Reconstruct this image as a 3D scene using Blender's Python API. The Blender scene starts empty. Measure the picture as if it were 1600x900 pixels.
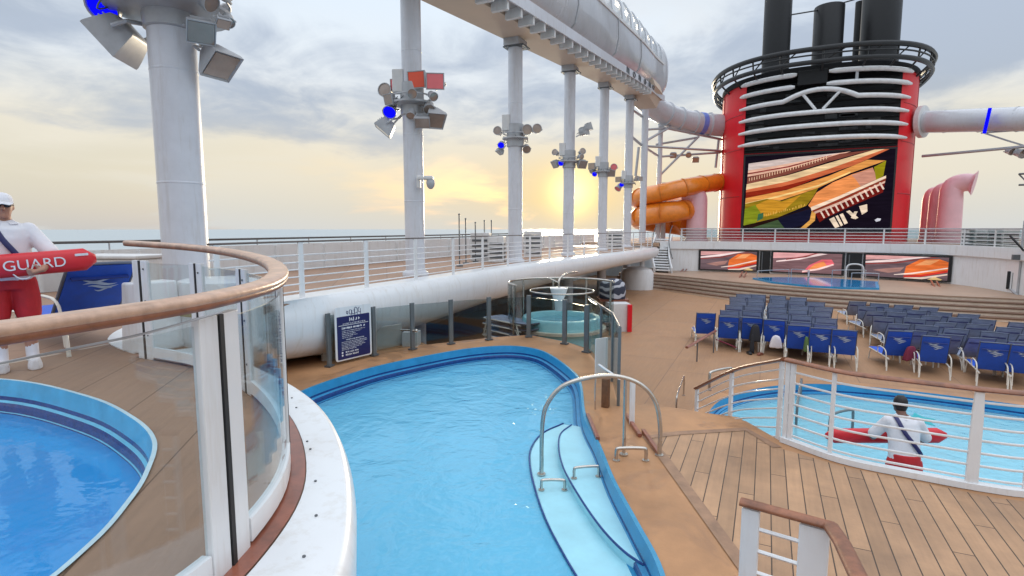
import bpy, bmesh, math, random
from mathutils import Vector, Matrix
from mathutils.geometry import tessellate_polygon
R = math.radians
random.seed(7)
SC = bpy.context.scene
COL = SC.collection
# ------------------------------------------------------------------ survey: ship axes, x = starboard, y = bow, z up; 0 = pool deck
F, PITCH, YAW, CZ = 850.0, R(6.24), R(25), 2.65
UP, LOW, STG, FUN, SEA = 1.33, -1.4, -0.55, 1.55, -30.0
def ray(px, py):
    x = (px-800)/F; v = (py-450)/F
    fw = math.cos(PITCH)-v*math.sin(PITCH); up = -math.sin(PITCH)-v*math.cos(PITCH)
    return x*math.cos(YAW)-fw*math.sin(YAW), x*math.sin(YAW)+fw*math.cos(YAW), up, fw
def at(px, py, z):
    r = ray(px, py); t = (z-CZ)/r[2]; return Vector((r[0]*t, r[1]*t, z))
def dep(px, py, d):
    r = ray(px, py); t = d/r[3]; return Vector((r[0]*t, r[1]*t, CZ+r[2]*t))
def onx(px, x):                       # where the sight line at px crosses the vertical plane x
    r = ray(px, 357); return r[1]*x/r[0]
# ------------------------------------------------------------------ materials
MATS = {}
def s2l(c): return tuple((v/255/12.92 if v/255 <= .04045 else ((v/255+.055)/1.055)**2.4) for v in c)
def newmat(name):
    m = bpy.data.materials.new(name); m.use_nodes = True
    nt = m.node_tree; nt.nodes.clear(); MATS[name] = m
    out = nt.nodes.new('ShaderNodeOutputMaterial')
    return m, nt, out
def node(nt, t, **kw):
    n = nt.nodes.new('ShaderNode'+t)
    for k, v in kw.items():
        if k in n.inputs: n.inputs[k].default_value = v
        else: setattr(n, k, v)
    return n
def pos(nt): return nt.nodes.new('ShaderNodeNewGeometry').outputs['Position']
def M(name, col, rough=.5, metal=0., var=.12, scale=3., bump=0., bscale=40., coat=0., spec=.5, world=True, streak=0., wet=0.):
    m, nt, out = newmat(name)
    b = node(nt, 'BsdfPrincipled'); b.inputs['Coat Weight'].default_value = coat; b.inputs['Metallic'].default_value = metal
    b.inputs['Coat Weight'].default_value = coat; b.inputs['Specular IOR Level'].default_value = spec
    src = pos(nt) if world else nt.nodes.new('ShaderNodeTexCoord').outputs['Object']
    n1 = node(nt, 'TexNoise', Scale=scale, Detail=6., Roughness=.65); nt.links.new(src, n1.inputs['Vector'])
    mx = node(nt, 'MixRGB', blend_type='MIX')
    mx.inputs['Color1'].default_value = (*[c*(1-var) for c in col], 1); mx.inputs['Color2'].default_value = (*[min(1, c*(1+var)) for c in col], 1)
    rp = node(nt, 'MapRange'); rp.inputs['From Min'].default_value = .3; rp.inputs['From Max'].default_value = .7
    nt.links.new(n1.outputs['Fac'], rp.inputs['Value']); nt.links.new(rp.outputs[0], mx.inputs['Fac'])
    colr = mx.outputs[0]
    rr = node(nt, 'MapRange'); rr.inputs['To Min'].default_value = max(.02, rough*.8); rr.inputs['To Max'].default_value = min(1, rough*1.25)
    nt.links.new(n1.outputs['Fac'], rr.inputs['Value']); rgh = rr.outputs[0]
    if streak:                      # run-off stains down painted steel
        mp = node(nt, 'Mapping'); mp.inputs['Scale'].default_value = (5, 5, .55); nt.links.new(src, mp.inputs['Vector'])
        n3 = node(nt, 'TexNoise', Scale=1.6, Detail=5., Roughness=.7); nt.links.new(mp.outputs[0], n3.inputs['Vector'])
        r3 = node(nt, 'MapRange'); r3.inputs['From Min'].default_value = .52; r3.inputs['From Max'].default_value = .80; r3.inputs['To Max'].default_value = streak; nt.links.new(n3.outputs['Fac'], r3.inputs['Value'])
        m3 = node(nt, 'MixRGB'); m3.inputs['Color2'].default_value = (col[0]*.62, col[1]*.52, col[2]*.40, 1); nt.links.new(r3.outputs[0], m3.inputs['Fac']); nt.links.new(colr, m3.inputs['Color1']); colr = m3.outputs[0]
    if wet:                         # damp patches left by bathers
        n4 = node(nt, 'TexNoise', Scale=.9, Detail=5., Roughness=.6, Distortion=1.2); nt.links.new(src, n4.inputs['Vector'])
        r4 = node(nt, 'MapRange'); r4.inputs['From Min'].default_value = .54; r4.inputs['From Max'].default_value = .62; nt.links.new(n4.outputs['Fac'], r4.inputs['Value'])
        m4 = node(nt, 'MixRGB'); m4.inputs['Color2'].default_value = (col[0]*.72, col[1]*.68, col[2]*.64, 1)
        f4 = node(nt, 'Math', operation='MULTIPLY'); f4.inputs[1].default_value = wet; nt.links.new(r4.outputs[0], f4.inputs[0])
        nt.links.new(f4.outputs[0], m4.inputs['Fac']); nt.links.new(colr, m4.inputs['Color1']); colr = m4.outputs[0]
        m5 = node(nt, 'MixRGB'); m5.inputs['Color2'].default_value = (.16,)*3+(1,); nt.links.new(f4.outputs[0], m5.inputs['Fac']); nt.links.new(rgh, m5.inputs['Color1']); rgh = m5.outputs[0]
    nt.links.new(colr, b.inputs['Base Color']); nt.links.new(rgh, b.inputs['Roughness'])
    if bump:
        n2 = node(nt, 'TexNoise', Scale=bscale, Detail=3.); nt.links.new(src, n2.inputs['Vector'])
        bp = node(nt, 'Bump', Strength=bump, Distance=.01); nt.links.new(n2.outputs['Fac'], bp.inputs['Height']); nt.links.new(bp.outputs[0], b.inputs['Normal'])
    nt.links.new(b.outputs[0], out.inputs[0]); return m
def emit(name, col, s=1.):
    m, nt, out = newmat(name); e = node(nt, 'Emission', Strength=s); e.inputs['Color'].default_value = (*col, 1)
    nt.links.new(e.outputs[0], out.inputs[0]); return m
def glass(name, tint, refl=1., rough=.02):
    m, nt, out = newmat(name)
    t = node(nt, 'BsdfTransparent'); t.inputs['Color'].default_value = (*tint, 1)
    g = node(nt, 'BsdfGlossy', Roughness=rough); fr = node(nt, 'LayerWeight', Blend=.5)
    pw = node(nt, 'Math', operation='POWER'); pw.inputs[1].default_value = 5.; nt.links.new(fr.outputs['Facing'], pw.inputs[0])
    mu = node(nt, 'Math', operation='MULTIPLY_ADD'); mu.inputs[1].default_value = .55*refl; mu.inputs[2].default_value = .035*refl; mu.use_clamp = True
    nt.links.new(pw.outputs[0], mu.inputs[0]); mx = node(nt, 'MixShader')
    nt.links.new(mu.outputs[0], mx.inputs[0]); nt.links.new(t.outputs[0], mx.inputs[1]); nt.links.new(g.outputs[0], mx.inputs[2])
    nt.links.new(mx.outputs[0], out.inputs[0]); return m
def water(name, tint, body, wt=.35, scale=2.5, strength=.25, rough=.03):
    m, nt, out = newmat(name); p = pos(nt)
    n1 = node(nt, 'TexNoise', Scale=scale, Detail=4., Roughness=.55, Distortion=.6); nt.links.new(p, n1.inputs['Vector'])
    n2 = node(nt, 'TexNoise', Scale=scale*5, Detail=2.); nt.links.new(p, n2.inputs['Vector'])
    ad = node(nt, 'Math', operation='MULTIPLY_ADD'); ad.inputs[1].default_value = .22
    nt.links.new(n2.outputs['Fac'], ad.inputs[0]); nt.links.new(n1.outputs['Fac'], ad.inputs[2])
    bp = node(nt, 'Bump', Strength=strength, Distance=.10); nt.links.new(ad.outputs[0], bp.inputs['Height'])
    t = node(nt, 'BsdfTransparent'); t.inputs['Color'].default_value = (*tint, 1)
    d = node(nt, 'BsdfDiffuse'); d.inputs['Color'].default_value = (*body, 1); nt.links.new(bp.outputs[0], d.inputs['Normal'])
    m0 = node(nt, 'MixShader'); m0.inputs[0].default_value = wt
    nt.links.new(t.outputs[0], m0.inputs[1]); nt.links.new(d.outputs[0], m0.inputs[2])
    g = node(nt, 'BsdfGlossy', Roughness=rough); nt.links.new(bp.outputs[0], g.inputs['Normal'])
    fr = node(nt, 'LayerWeight', Blend=.5); nt.links.new(bp.outputs[0], fr.inputs['Normal'])
    pw = node(nt, 'Math', operation='POWER'); pw.inputs[1].default_value = 4.; nt.links.new(fr.outputs['Facing'], pw.inputs[0])
    fm_ = node(nt, 'Math', operation='MULTIPLY_ADD'); fm_.inputs[1].default_value = .85; fm_.inputs[2].default_value = .022; nt.links.new(pw.outputs[0], fm_.inputs[0])
    mx = node(nt, 'MixShader'); nt.links.new(fm_.outputs[0], mx.inputs[0]); nt.links.new(m0.outputs[0], mx.inputs[1]); nt.links.new(g.outputs[0], mx.inputs[2])
    nt.links.new(mx.outputs[0], out.inputs[0]); return m
def planks(name, col, width, seam=.012, ang=0., length=4., rough=.55, var=.22, seamcol=(.06, .035, .02), stain=.35):
    m, nt, out = newmat(name); b = node(nt, 'BsdfPrincipled', Roughness=rough)
    p = pos(nt); mp = node(nt, 'Mapping'); mp.inputs['Rotation'].default_value = (0, 0, ang); nt.links.new(p, mp.inputs['Vector'])
    sp = node(nt, 'SeparateXYZ'); nt.links.new(mp.outputs[0], sp.inputs[0])
    def mt(op, a, b_=None, c=None):
        n = node(nt, 'Math', operation=op)
        for i, v in enumerate((a, b_, c)):
            if v is None: continue
            if isinstance(v, (int, float)): n.inputs[i].default_value = v
            else: nt.links.new(v, n.inputs[i])
        return n.outputs[0]
    xs = mt('DIVIDE', sp.outputs['X'], width); row = mt('FLOOR', xs); fx = mt('FRACT', xs)
    sh = mt('MULTIPLY', mt('FRACT', mt('MULTIPLY', row, .377)), length)
    ys = mt('DIVIDE', mt('ADD', sp.outputs['Y'], sh), length); fy = mt('FRACT', ys); cell = mt('FLOOR', ys)
    cb = node(nt, 'CombineXYZ'); nt.links.new(row, cb.inputs[0]); nt.links.new(cell, cb.inputs[1])
    wn = node(nt, 'TexWhiteNoise'); nt.links.new(cb.outputs[0], wn.inputs['Vector'])
    st = node(nt, 'TexNoise', Scale=1.3, Detail=7., Roughness=.7); nt.links.new(p, st.inputs['Vector'])
    mp2 = node(nt, 'Mapping'); mp2.inputs['Scale'].default_value = (28, 1.6, 1); nt.links.new(mp.outputs[0], mp2.inputs['Vector'])
    gr = node(nt, 'TexNoise', Scale=1., Detail=5.); nt.links.new(mp2.outputs[0], gr.inputs['Vector'])
    v1 = mt('MULTIPLY_ADD', wn.outputs['Value'], var, 1-var/2)
    v2 = mt('MULTIPLY_ADD', gr.outputs['Fac'], .3, .85)
    v3 = mt('MULTIPLY_ADD', st.outputs['Fac'], stain*2, 1-stain)
    vv = mt('MULTIPLY', mt('MULTIPLY', v1, v2), v3)
    cm = node(nt, 'VectorMath', operation='SCALE'); cm.inputs[0].default_value = col; nt.links.new(vv, cm.inputs['Scale'])
    e1 = mt('LESS_THAN', mt('MULTIPLY', fx, width), seam); e2 = mt('LESS_THAN', mt('MULTIPLY', fy, length), seam)
    em = mt('MAXIMUM', e1, e2)
    mx = node(nt, 'MixRGB'); mx.inputs['Color2'].default_value = (*seamcol, 1)
    nt.links.new(em, mx.inputs['Fac']); nt.links.new(cm.outputs[0], mx.inputs['Color1']); nt.links.new(mx.outputs[0], b.inputs['Base Color'])
    bp = node(nt, 'Bump', Strength=.5, Distance=.006); nt.links.new(mt('SUBTRACT', gr.outputs['Fac'], mt('MULTIPLY', em, 2.)), bp.inputs['Height']); nt.links.new(bp.outputs[0], b.inputs['Normal'])
    rr = mt('MULTIPLY_ADD', st.outputs['Fac'], .4, rough-.2); nt.links.new(rr, b.inputs['Roughness'])
    nt.links.new(b.outputs[0], out.inputs[0]); return m
WHITE = M('white_paint', (.78, .79, .80), .35, var=.05, scale=1.5, coat=.2, streak=.45)
WHITEG = M('white_gloss', (.80, .81, .82), .3, var=.04, scale=.8, coat=.2, streak=.45)
OFFW = M('offwhite_paint', (.66, .66, .66), .45, var=.08, streak=.45)
PALEW = M('pale_column_paint', (.60, .61, .655), .35, var=.05, coat=.2, streak=.45)
GREYL = M('light_grey_metal', (.42, .43, .45), .4, .2, var=.12)
GREYD = M('dark_grey_metal', (.12, .13, .14), .4, .3)
POSTG = M('grey_post_metal', (.17, .19, .20), .38, .4)
STEEL = M('brushed_steel', (.56, .52, .47), .25, .9, var=.1, scale=12)
BLACK = M('black_paint', (.010, .011, .013), .4, var=.3)
RUBBER = M('black_rubber', (.02, .02, .022), .6)
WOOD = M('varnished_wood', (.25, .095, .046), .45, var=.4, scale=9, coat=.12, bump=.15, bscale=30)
WOODT = M('rail_wood_highlight', (.55, .355, .25), .38, var=.3, scale=9, coat=.15, bump=.25, bscale=30)  # cream highlight along the rail top, mixed into the wood colour
WOODR = M('red_brown_wood', (.26, .085, .05), .35, var=.35, scale=7, coat=.3)
DECKB = M('brown_deck_composite', (.43, .220, .102), .55, var=.26, scale=.9, bump=.2, bscale=90, wet=.65)
DECKU = planks('upper_deck_planks', (.31, .185, .12), .62, .009, R(-38), 2.6, .72, .12, (.13, .07, .045), .22)
DECKP = planks('plank_deck', (.40, .232, .128), .15, .010, 0, 2.4, .52, .30, stain=.62)
DECKL = planks('lower_deck_composite', (.385, .212, .110), 2.4, .014, 0, 3.6, .55, .10, (.2, .11, .07), .22)
DECKG = planks('funnel_deck_planks', (.46, .30, .20), .3, .012, 0, 3., .6, .15)
RISER = M('pale_riser', (.74, .62, .50), .5, var=.12)
TREAD = M('step_tread', (.17, .095, .06), .6, var=.15)
RED = M('funnel_red', (.72, .012, .022), .42, var=.10, scale=.4, spec=.3, streak=.35)
FUNBLK = M('funnel_black', (.006, .0065, .008), .45, var=.3, spec=.3)
ORANGE = M('orange_fibreglass', (.80, .235, .018), .3, var=.14, coat=.4)
PINK = M('pink_lit_paint', (.80, .50, .55), .4, var=.12, scale=.6)  # pink light falling on the white vents, put into their paint colour
TUBEG = M('tube_grey', (.52, .53, .56), .25, var=.1, coat=.3, scale=.5, streak=.45)
TROUGH = M('trough_cream', (.55, .44, .35), .75, var=.08, scale=.5)
BLUEL = M('blue_sling', (.012, .085, .52), .6, var=.15, bump=.25, bscale=300, world=False, scale=6)
SLATE = M('slate_blue_sling', (.26, .295, .40), .6, var=.22, bump=.25, bscale=300, world=False, scale=5)
NAVY = M('navy_print', (.012, .014, .10), .4, var=.1)
CREAMLEG = M('cream_metal', (.70, .66, .58), .35, var=.1)
EMBLEM = M('pale_print', (.42, .55, .74), .6, var=.12)
CYANP = M('cyan_print', (.30, .70, .85), .6)
PWALL = M('pool_wall_paint', (.03, .27, .52), .3, var=.18, scale=3)
PRIM = M('pool_rim_cyan', (.035, .27, .46), .3, var=.15, scale=4)
PDARK = M('pool_tile_navy', (.015, .055, .22), .2, var=.3, scale=20)
PCYAN = M('whirlpool_rim_cyan', (.10, .50, .72), .3, var=.2, scale=4)
PFLOOR = M('pool_floor_paint', (.16, .58, .86), .5, var=.12, scale=1.2)
WFLOOR = M('whirlpool_floor_paint', (.015, .23, .52), .5, var=.2, scale=1.2)
PSTEP = M('pool_step_paint', (.36, .70, .80), .35, var=.10, scale=2)
KFLOOR = M('shallow_pool_floor', (.42, .78, .86), .5, var=.12, scale=1.6)
WATER = water('pool_water', (.55, .88, .98), (.20, .68, .98), .6, 1.7, .5)
WATERW = water('whirlpool_water', (.45, .80, .96), (.006, .40, .92), .78, 1.6, .12)
WATERK = water('shallow_water', (.80, .96, .98), (.34, .72, .86), .55, 3., .30)
GLASS = glass('clear_glass', (.90, .94, .95), 1.5)
GLASSG = glass('tinted_glass', (.76, .80, .80), 1.2)
SKIN = M('skin', (.42, .21, .14), .5, var=.1, scale=12, world=False)
SKIND = M('dark_skin', (.14, .06, .04), .5, var=.1, world=False)
HAIR = M('dark_hair', (.012, .010, .010), .5, bump=.5, bscale=120, world=False)
SHIRT = M('white_cloth', (.72, .72, .76), .8, var=.07, scale=5, bump=.5, bscale=14, world=False)
SHORTS = M('red_cloth', (.52, .018, .024), .7, var=.18, scale=6, bump=.5, bscale=14, world=False)
REDF = M('red_foam', (.62, .02, .03), .4, var=.08, world=False)
BLUEG = emit('blue_lamp_glow', (.003, .003, .95), 1.)
REDGEL = M('red_gel', (.80, .10, .05), .2, var=.05)
PINKGEL = M('pink_gel', (.75, .16, .18), .2, var=.05)
LENS = M('lamp_lens', (.35, .28, .24), .12, .3)
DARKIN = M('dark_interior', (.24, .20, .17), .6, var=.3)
DGLASS = M('dark_window_glass', (.02, .025, .035), .08, var=.3)
BEIGE = M('beige_panel', (.50, .46, .40), .3, var=.1)
DARKCLOTH = M('dark_cloth', (.02, .02, .025), .8, world=False)
TOWEL = M('white_towel', (.75, .70, .72), .9, bump=.6, bscale=60, world=False)
GREENC = M('green_cloth', (.09, .16, .05), .8, world=False)
BURG = M('burgundy_cloth', (.20, .02, .05), .8, world=False)
CURTAIN = M('patterned_navy', (.03, .035, .07), .7)
TEAL = M('teal_print', (.01, .38, .42), .5)
# ------------------------------------------------------------------ mesh helpers
class MB:
    open_ = False
    def __init__(s): s.v = []; s.f = []; s.m = []
    def add(s, vs, fs, mi=0):
        o = len(s.v); s.v += [tuple(v) for v in vs]; s.f += [tuple(i+o for i in f) for f in fs]; s.m += [mi]*len(fs); return s
    def box(s, c, d, rz=0., rot=None, mi=0):
        x, y, z = d[0]/2, d[1]/2, d[2]/2
        vs = [Vector((a*x, b*y, e*z)) for e in (-1, 1) for b in (-1, 1) for a in (-1, 1)]
        m = rot if rot is not None else Matrix.Rotation(rz, 3, 'Z')
        vs = [m @ v + Vector(c) for v in vs]
        return s.add(vs, [(0, 2, 3, 1), (4, 5, 7, 6), (0, 1, 5, 4), (2, 6, 7, 3), (0, 4, 6, 2), (1, 3, 7, 5)], mi)
    def loft(s, rings, caps=True, closed=False, mi=0):
        n = len(rings[0]); vs = [p for r in rings for p in r]; fs = []
        k = len(rings)
        for i in range(k if closed else k-1):
            j = (i+1) % k
            for a in range(n):
                b = (a+1) % n; fs.append((i*n+a, i*n+b, j*n+b, j*n+a))
        if caps and not closed: fs += [tuple(range(n))[::-1], tuple(range((k-1)*n, k*n))]
        return s.add(vs, fs, mi)
    def tube(s, path, r, n=8, closed=False, flat=None, mi=0, caps=True):
        P = [Vector(p) for p in path]; k = len(P); rings = []
        t0 = (P[1]-P[0]).normalized(); up = Vector((0, 0, 1)) if abs(t0.z) < .95 else Vector((0, 1, 0))
        u = t0.cross(up).normalized()
        for i, p in enumerate(P):
            a = P[i-1] if (i or closed) else P[i]; b = P[(i+1) % k] if (i < k-1 or closed) else P[i]
            t = (b-a).normalized(); u = (u - t*u.dot(t)).normalized(); w = t.cross(u)
            rr = r[i] if isinstance(r, (list, tuple)) else r
            ru, rw = (rr, rr) if flat is None else (rr, rr*flat)
            rings.append([p + u*ru*math.cos(2*math.pi*q/n) + w*rw*math.sin(2*math.pi*q/n) for q in range(n)])
        return s.loft(rings, caps, closed, mi)
    def cyl(s, a, b, r, n=16, r2=None, mi=0): return s.tube([a, b], [r, r if r2 is None else r2], n, mi=mi)
    def prism(s, poly, z0, z1, holes=(), mi=0, bottom=True):
        loops = [list(poly)]+[list(h) for h in holes]
        loops = [[Vector((p[0], p[1], 0)) for p in l] for l in loops]
        tri = tessellate_polygon(loops); flat = [p for l in loops for p in l]; N = len(flat)
        vs = [(p.x, p.y, z1) for p in flat]+[(p.x, p.y, z0) for p in flat]
        fs = []
        for t in tri:
            a, b, c = (flat[i] for i in t)
            if (b-a).cross(c-a).z < 0: t = t[::-1]
            fs.append(tuple(t))
            if bottom: fs.append(tuple(i+N for i in t[::-1]))
        o = 0
        for l in loops:
            k = len(l)
            for i in range(k): j = (i+1) % k; fs.append((o+i, o+j, o+j+N, o+i+N))
            o += k
        return s.add(vs, fs, mi)
    def sheet(s, poly, z, mi=0):
        loops = [[Vector((p[0], p[1], 0)) for p in poly]]; fs = []
        for t in tessellate_polygon(loops):
            a, b, c = (loops[0][i] for i in t)
            fs.append(tuple(t) if (b-a).cross(c-a).z > 0 else tuple(t[::-1]))
        s.open_ = not s.v
        return s.add([(p[0], p[1], z) for p in poly], fs, mi)
    def sweep(s, path, prof, closed=False, mi=0, caps=True):
        N = normals(path, closed); rings = []
        for i, p in enumerate(path):
            pr = prof(i/(len(path)-1)) if callable(prof) else prof
            z = p[2] if len(p) > 2 else 0
            rings.append([Vector((p[0]+N[i][0]*o, p[1]+N[i][1]*o, z+h)) for o, h in pr])
        return s.loft(rings, caps, closed, mi)
    def strip(s, A, B, mi=0):
        k = len(A); return s.add(list(A)+list(B), [(i, i+1, k+i+1, k+i) for i in range(k-1)], mi)
    def lathe(s, prof, c=(0, 0, 0), n=20, mi=0, rot=None):
        rings = []
        for r, z in prof:
            ring = [Vector((r*math.cos(2*math.pi*q/n), r*math.sin(2*math.pi*q/n), z)) for q in range(n)]
            rings.append([(rot @ p if rot is not None else p)+Vector(c) for p in ring])
        return s.loft(rings, True, False, mi)
    def ball(s, c, r, n=12, m=8, mi=0):
        r = r if isinstance(r, (tuple, list)) else (r, r, r); rings = []
        for i in range(m+1):
            a = -math.pi/2+math.pi*(.04+.92*i/m)
            rings.append([Vector((c[0]+r[0]*math.cos(a)*math.cos(2*math.pi*q/n), c[1]+r[1]*math.cos(a)*math.sin(2*math.pi*q/n), c[2]+r[2]*math.sin(a))) for q in range(n)])
        return s.loft(rings, mi=mi)
    def xf(s, m): s.v = [tuple(m @ Vector(v)) for v in s.v]; return s
    def mesh(s, name):
        me = bpy.data.meshes.new(name); me.from_pydata(s.v, [], s.f)
        if any(s.m): me.polygons.foreach_set('material_index', s.m)
        bm = bmesh.new(); bm.from_mesh(me); 
        if not s.open_: bmesh.ops.recalc_face_normals(bm, faces=bm.faces)
        bm.to_mesh(me); bm.free()
        return me
    def build(s, name, mats, parent=None, smooth=None, bevel=0.):
        if parent is not None:
            o = origin(parent); s.v = [(v[0]-o.x, v[1]-o.y, v[2]-o.z) for v in s.v]
        me = s.mesh(name)
        for m in (mats if isinstance(mats, (list, tuple)) else [mats]): me.materials.append(m)
        ob = bpy.data.objects.new(name, me); COL.objects.link(ob)
        if parent is not None: ob.parent = parent
        if smooth is not None: shade(me, smooth)
        if bevel:
            b = ob.modifiers.new('Bevel', 'BEVEL'); b.width = bevel; b.segments = 2; b.limit_method = 'ANGLE'
        return ob
def shade(me, ang=40):
    me.polygons.foreach_set('use_smooth', [True]*len(me.polygons)); me.set_sharp_from_angle(angle=R(ang))
def origin(o):
    p = Vector((0, 0, 0))
    while o is not None: p = p+o.location; o = o.parent
    return p
def normals(path, closed=False):
    k = len(path); out = []
    for i in range(k):
        a = path[i-1] if (i or closed) else path[i]; b = path[(i+1) % k] if (i < k-1 or closed) else path[i]
        dx, dy = b[0]-a[0], b[1]-a[1]; l = math.hypot(dx, dy) or 1; out.append((dy/l, -dx/l))   # to the right of travel
    return out
def off(path, d, closed=False):
    return [(p[0]+n[0]*d, p[1]+n[1]*d, *p[2:]) for p, n in zip(path, normals(path, closed))]
def cat(pts, n=8, closed=False):
    P = [Vector(p if len(p) > 2 else (*p, 0)) for p in pts]; k = len(P); out = []
    for i in range(k if closed else k-1):
        p0 = P[i-1] if (i or closed) else P[0]*2-P[1]; p1 = P[i]; p2 = P[(i+1) % k]
        p3 = P[(i+2) % k] if (i+2 < k or closed) else p2*2-p1
        for j in range(n):
            t = j/n
            out.append(.5*((2*p1)+(p2-p0)*t+(2*p0-5*p1+4*p2-p3)*t*t+(3*p1-p0-3*p2+p3)*t**3))
    if not closed: out.append(P[-1])
    return [tuple(v) for v in out]
def xy(path): return [(p[0], p[1]) for p in path]
def setz(path, z): return [(p[0], p[1], z) for p in path]
def plen(path):
    L = [0]
    for a, b in zip(path, path[1:]): L.append(L[-1]+(Vector(b)-Vector(a)).length)
    return L
def along(path, s):
    L = plen(path); s = max(0, min(L[-1]-1e-6, s))
    for i in range(len(L)-1):
        if L[i+1] >= s:
            t = (s-L[i])/((L[i+1]-L[i]) or 1); a, b = Vector(path[i]), Vector(path[i+1]); d = b-a
            return a.lerp(b, t), math.atan2(d.y, d.x)
def cut(path, s0, s1):
    L = plen(path); return [tuple(along(path, s0)[0])]+[p for p, l in zip(path, L) if s0+1e-4 < l < s1-1e-4]+[tuple(along(path, s1)[0])]
def tag(o, label=None, cat_=None, group=None, kind=None):
    if label: o['label'] = label
    if cat_: o['category'] = cat_
    if group: o['group'] = group
    if kind: o['kind'] = kind
    return o
def thing(name, label, cat_, loc=(0, 0, 0), group=None):
    o = bpy.data.objects.new(name, None); COL.objects.link(o); o.location = loc; o.empty_display_size = .2
    return tag(o, label, cat_, group)
def struct(name, mb, m, smooth=None): return tag(mb.build(name, m, None, smooth), kind='structure')
def dup(root, loc=None, rz=None, label=None, group=None):
    r = root.copy(); COL.objects.link(r)
    if loc is not None: r.location = loc
    if rz is not None: r.rotation_euler.z = rz
    if label: r['label'] = label
    if group: r['group'] = group
    for ch in list(root.children):
        c = ch.copy(); COL.objects.link(c); c.parent = r
        for g in ch.children:
            d = g.copy(); COL.objects.link(d); d.parent = c
    return r
def textmesh(body, size, depth=.002):
    cu = bpy.data.curves.new('lettering', 'FONT'); cu.body = body; cu.size = size; cu.extrude = depth; cu.align_x = 'CENTER'; cu.align_y = 'CENTER'
    o = bpy.data.objects.new('lettering', cu); COL.objects.link(o)
    dg = bpy.context.evaluated_depsgraph_get(); me = bpy.data.meshes.new_from_object(o.evaluated_get(dg))
    mb = MB(); mb.add([v.co.copy() for v in me.vertices], [tuple(p.vertices) for p in me.polygons])
    bpy.data.objects.remove(o); bpy.data.curves.remove(cu); bpy.data.meshes.remove(me); return mb
def remeshed(mb, name, mat, parent, voxel=.012, smooth=4):
    o = bpy.data.objects.new(name, mb.mesh(name)); COL.objects.link(o)
    m = o.modifiers.new('r', 'REMESH'); m.mode = 'VOXEL'; m.voxel_size = voxel
    if smooth: s = o.modifiers.new('s', 'SMOOTH'); s.iterations = smooth; s.factor = .5
    dg = bpy.context.evaluated_depsgraph_get(); me = bpy.data.meshes.new_from_object(o.evaluated_get(dg))
    old = o.data; o.modifiers.clear(); o.data = me; bpy.data.meshes.remove(old); me.name = name
    me.materials.clear(); me.materials.append(mat); me.polygons.foreach_set('use_smooth', [True]*len(me.polygons))
    if parent is not None: o.parent = parent
    return o
SKYO = (5.5, 15.1, 6)
# ------------------------------------------------------------------ camera, sky, sun
cam = bpy.data.cameras.new('camera'); co = bpy.data.objects.new('camera', cam); COL.objects.link(co)
cam.sensor_width = 36; cam.lens = F/1600*36; cam.clip_start = .05; cam.clip_end = 60000
co.location = (0, 0, CZ); co.rotation_euler = (R(90)-PITCH, 0, YAW); SC.camera = co
sd = Vector(ray(893, 300)[:3]).normalized(); sel = math.asin(sd.z); saz = math.atan2(sd.x, sd.y)
sun = bpy.data.lights.new('sun', 'SUN'); sun.energy = 1.6; sun.angle = R(10); sun.color = (1, .84, .60)
so = bpy.data.objects.new('sun', sun); COL.objects.link(so); so.rotation_euler = sd.to_track_quat('Z', 'Y').to_euler(); so.location = sd*50
W = bpy.data.worlds.new('World'); SC.world = W; W.use_nodes = True
nt = W.node_tree; nt.nodes.clear(); wo = nt.nodes.new('ShaderNodeOutputWorld')
sky = node(nt, 'TexSky'); sky.sky_type = 'NISHITA'; sky.sun_disc = False; sky.sun_elevation = sel; sky.sun_rotation = saz; sky.altitude = 20; sky.dust_density = 1.5
b1 = node(nt, 'Background', Strength=.12); nt.links.new(sky.outputs[0], b1.inputs['Color'])
tc = nt.nodes.new('ShaderNodeTexCoord'); dv = tc.outputs['Generated']
sp = node(nt, 'SeparateXYZ'); nt.links.new(dv, sp.inputs[0])
def wm(op, a, b=None, c=None, clamp=False):
    n = node(nt, 'Math', operation=op); n.use_clamp = clamp
    for i, v in enumerate((a, b, c)):
        if v is None: continue
        if isinstance(v, (int, float)): n.inputs[i].default_value = v
        else: nt.links.new(v, n.inputs[i])
    return n.outputs[0]
def ramp(fac, stops, interp='LINEAR'):
    n = node(nt, 'ValToRGB'); cr = n.color_ramp; cr.interpolation = interp
    while len(cr.elements) < len(stops): cr.elements.new(.5)
    for e, (p, c) in zip(cr.elements, stops): e.position = p; e.color = (*c, 1) if len(c) == 3 else c
    nt.links.new(fac, n.inputs[0]); return n.outputs[0]
def mixc(f, a, b):
    n = node(nt, 'MixRGB')
    for k, v in (('Fac', f), ('Color1', a), ('Color2', b)):
        if isinstance(v, (int, float)): n.inputs[k].default_value = v
        elif isinstance(v, tuple): n.inputs[k].default_value = (*v, 1)
        else: nt.links.new(v, n.inputs[k])
    return n.outputs[0]
z = wm('MAXIMUM', sp.outputs['Z'], 0.)
den = wm('ADD', z, .16)
cv = node(nt, 'CombineXYZ'); nt.links.new(wm('DIVIDE', sp.outputs['X'], den), cv.inputs[0]); nt.links.new(wm('DIVIDE', sp.outputs['Y'], den), cv.inputs[1])
def cloud(scale, off_, detail=7., rough=.55, dist=.4, rot=.3, sx=1., sy=1.):
    mp = node(nt, 'Mapping'); mp.inputs['Location'].default_value = off_; mp.inputs['Rotation'].default_value = (0, 0, rot); mp.inputs['Scale'].default_value = (sx, sy, 1)
    nt.links.new(cv.outputs[0], mp.inputs['Vector'])
    n = node(nt, 'TexNoise', Scale=scale, Detail=detail, Roughness=rough, Distortion=dist); nt.links.new(mp.outputs[0], n.inputs['Vector']); return n.outputs['Fac']
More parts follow.
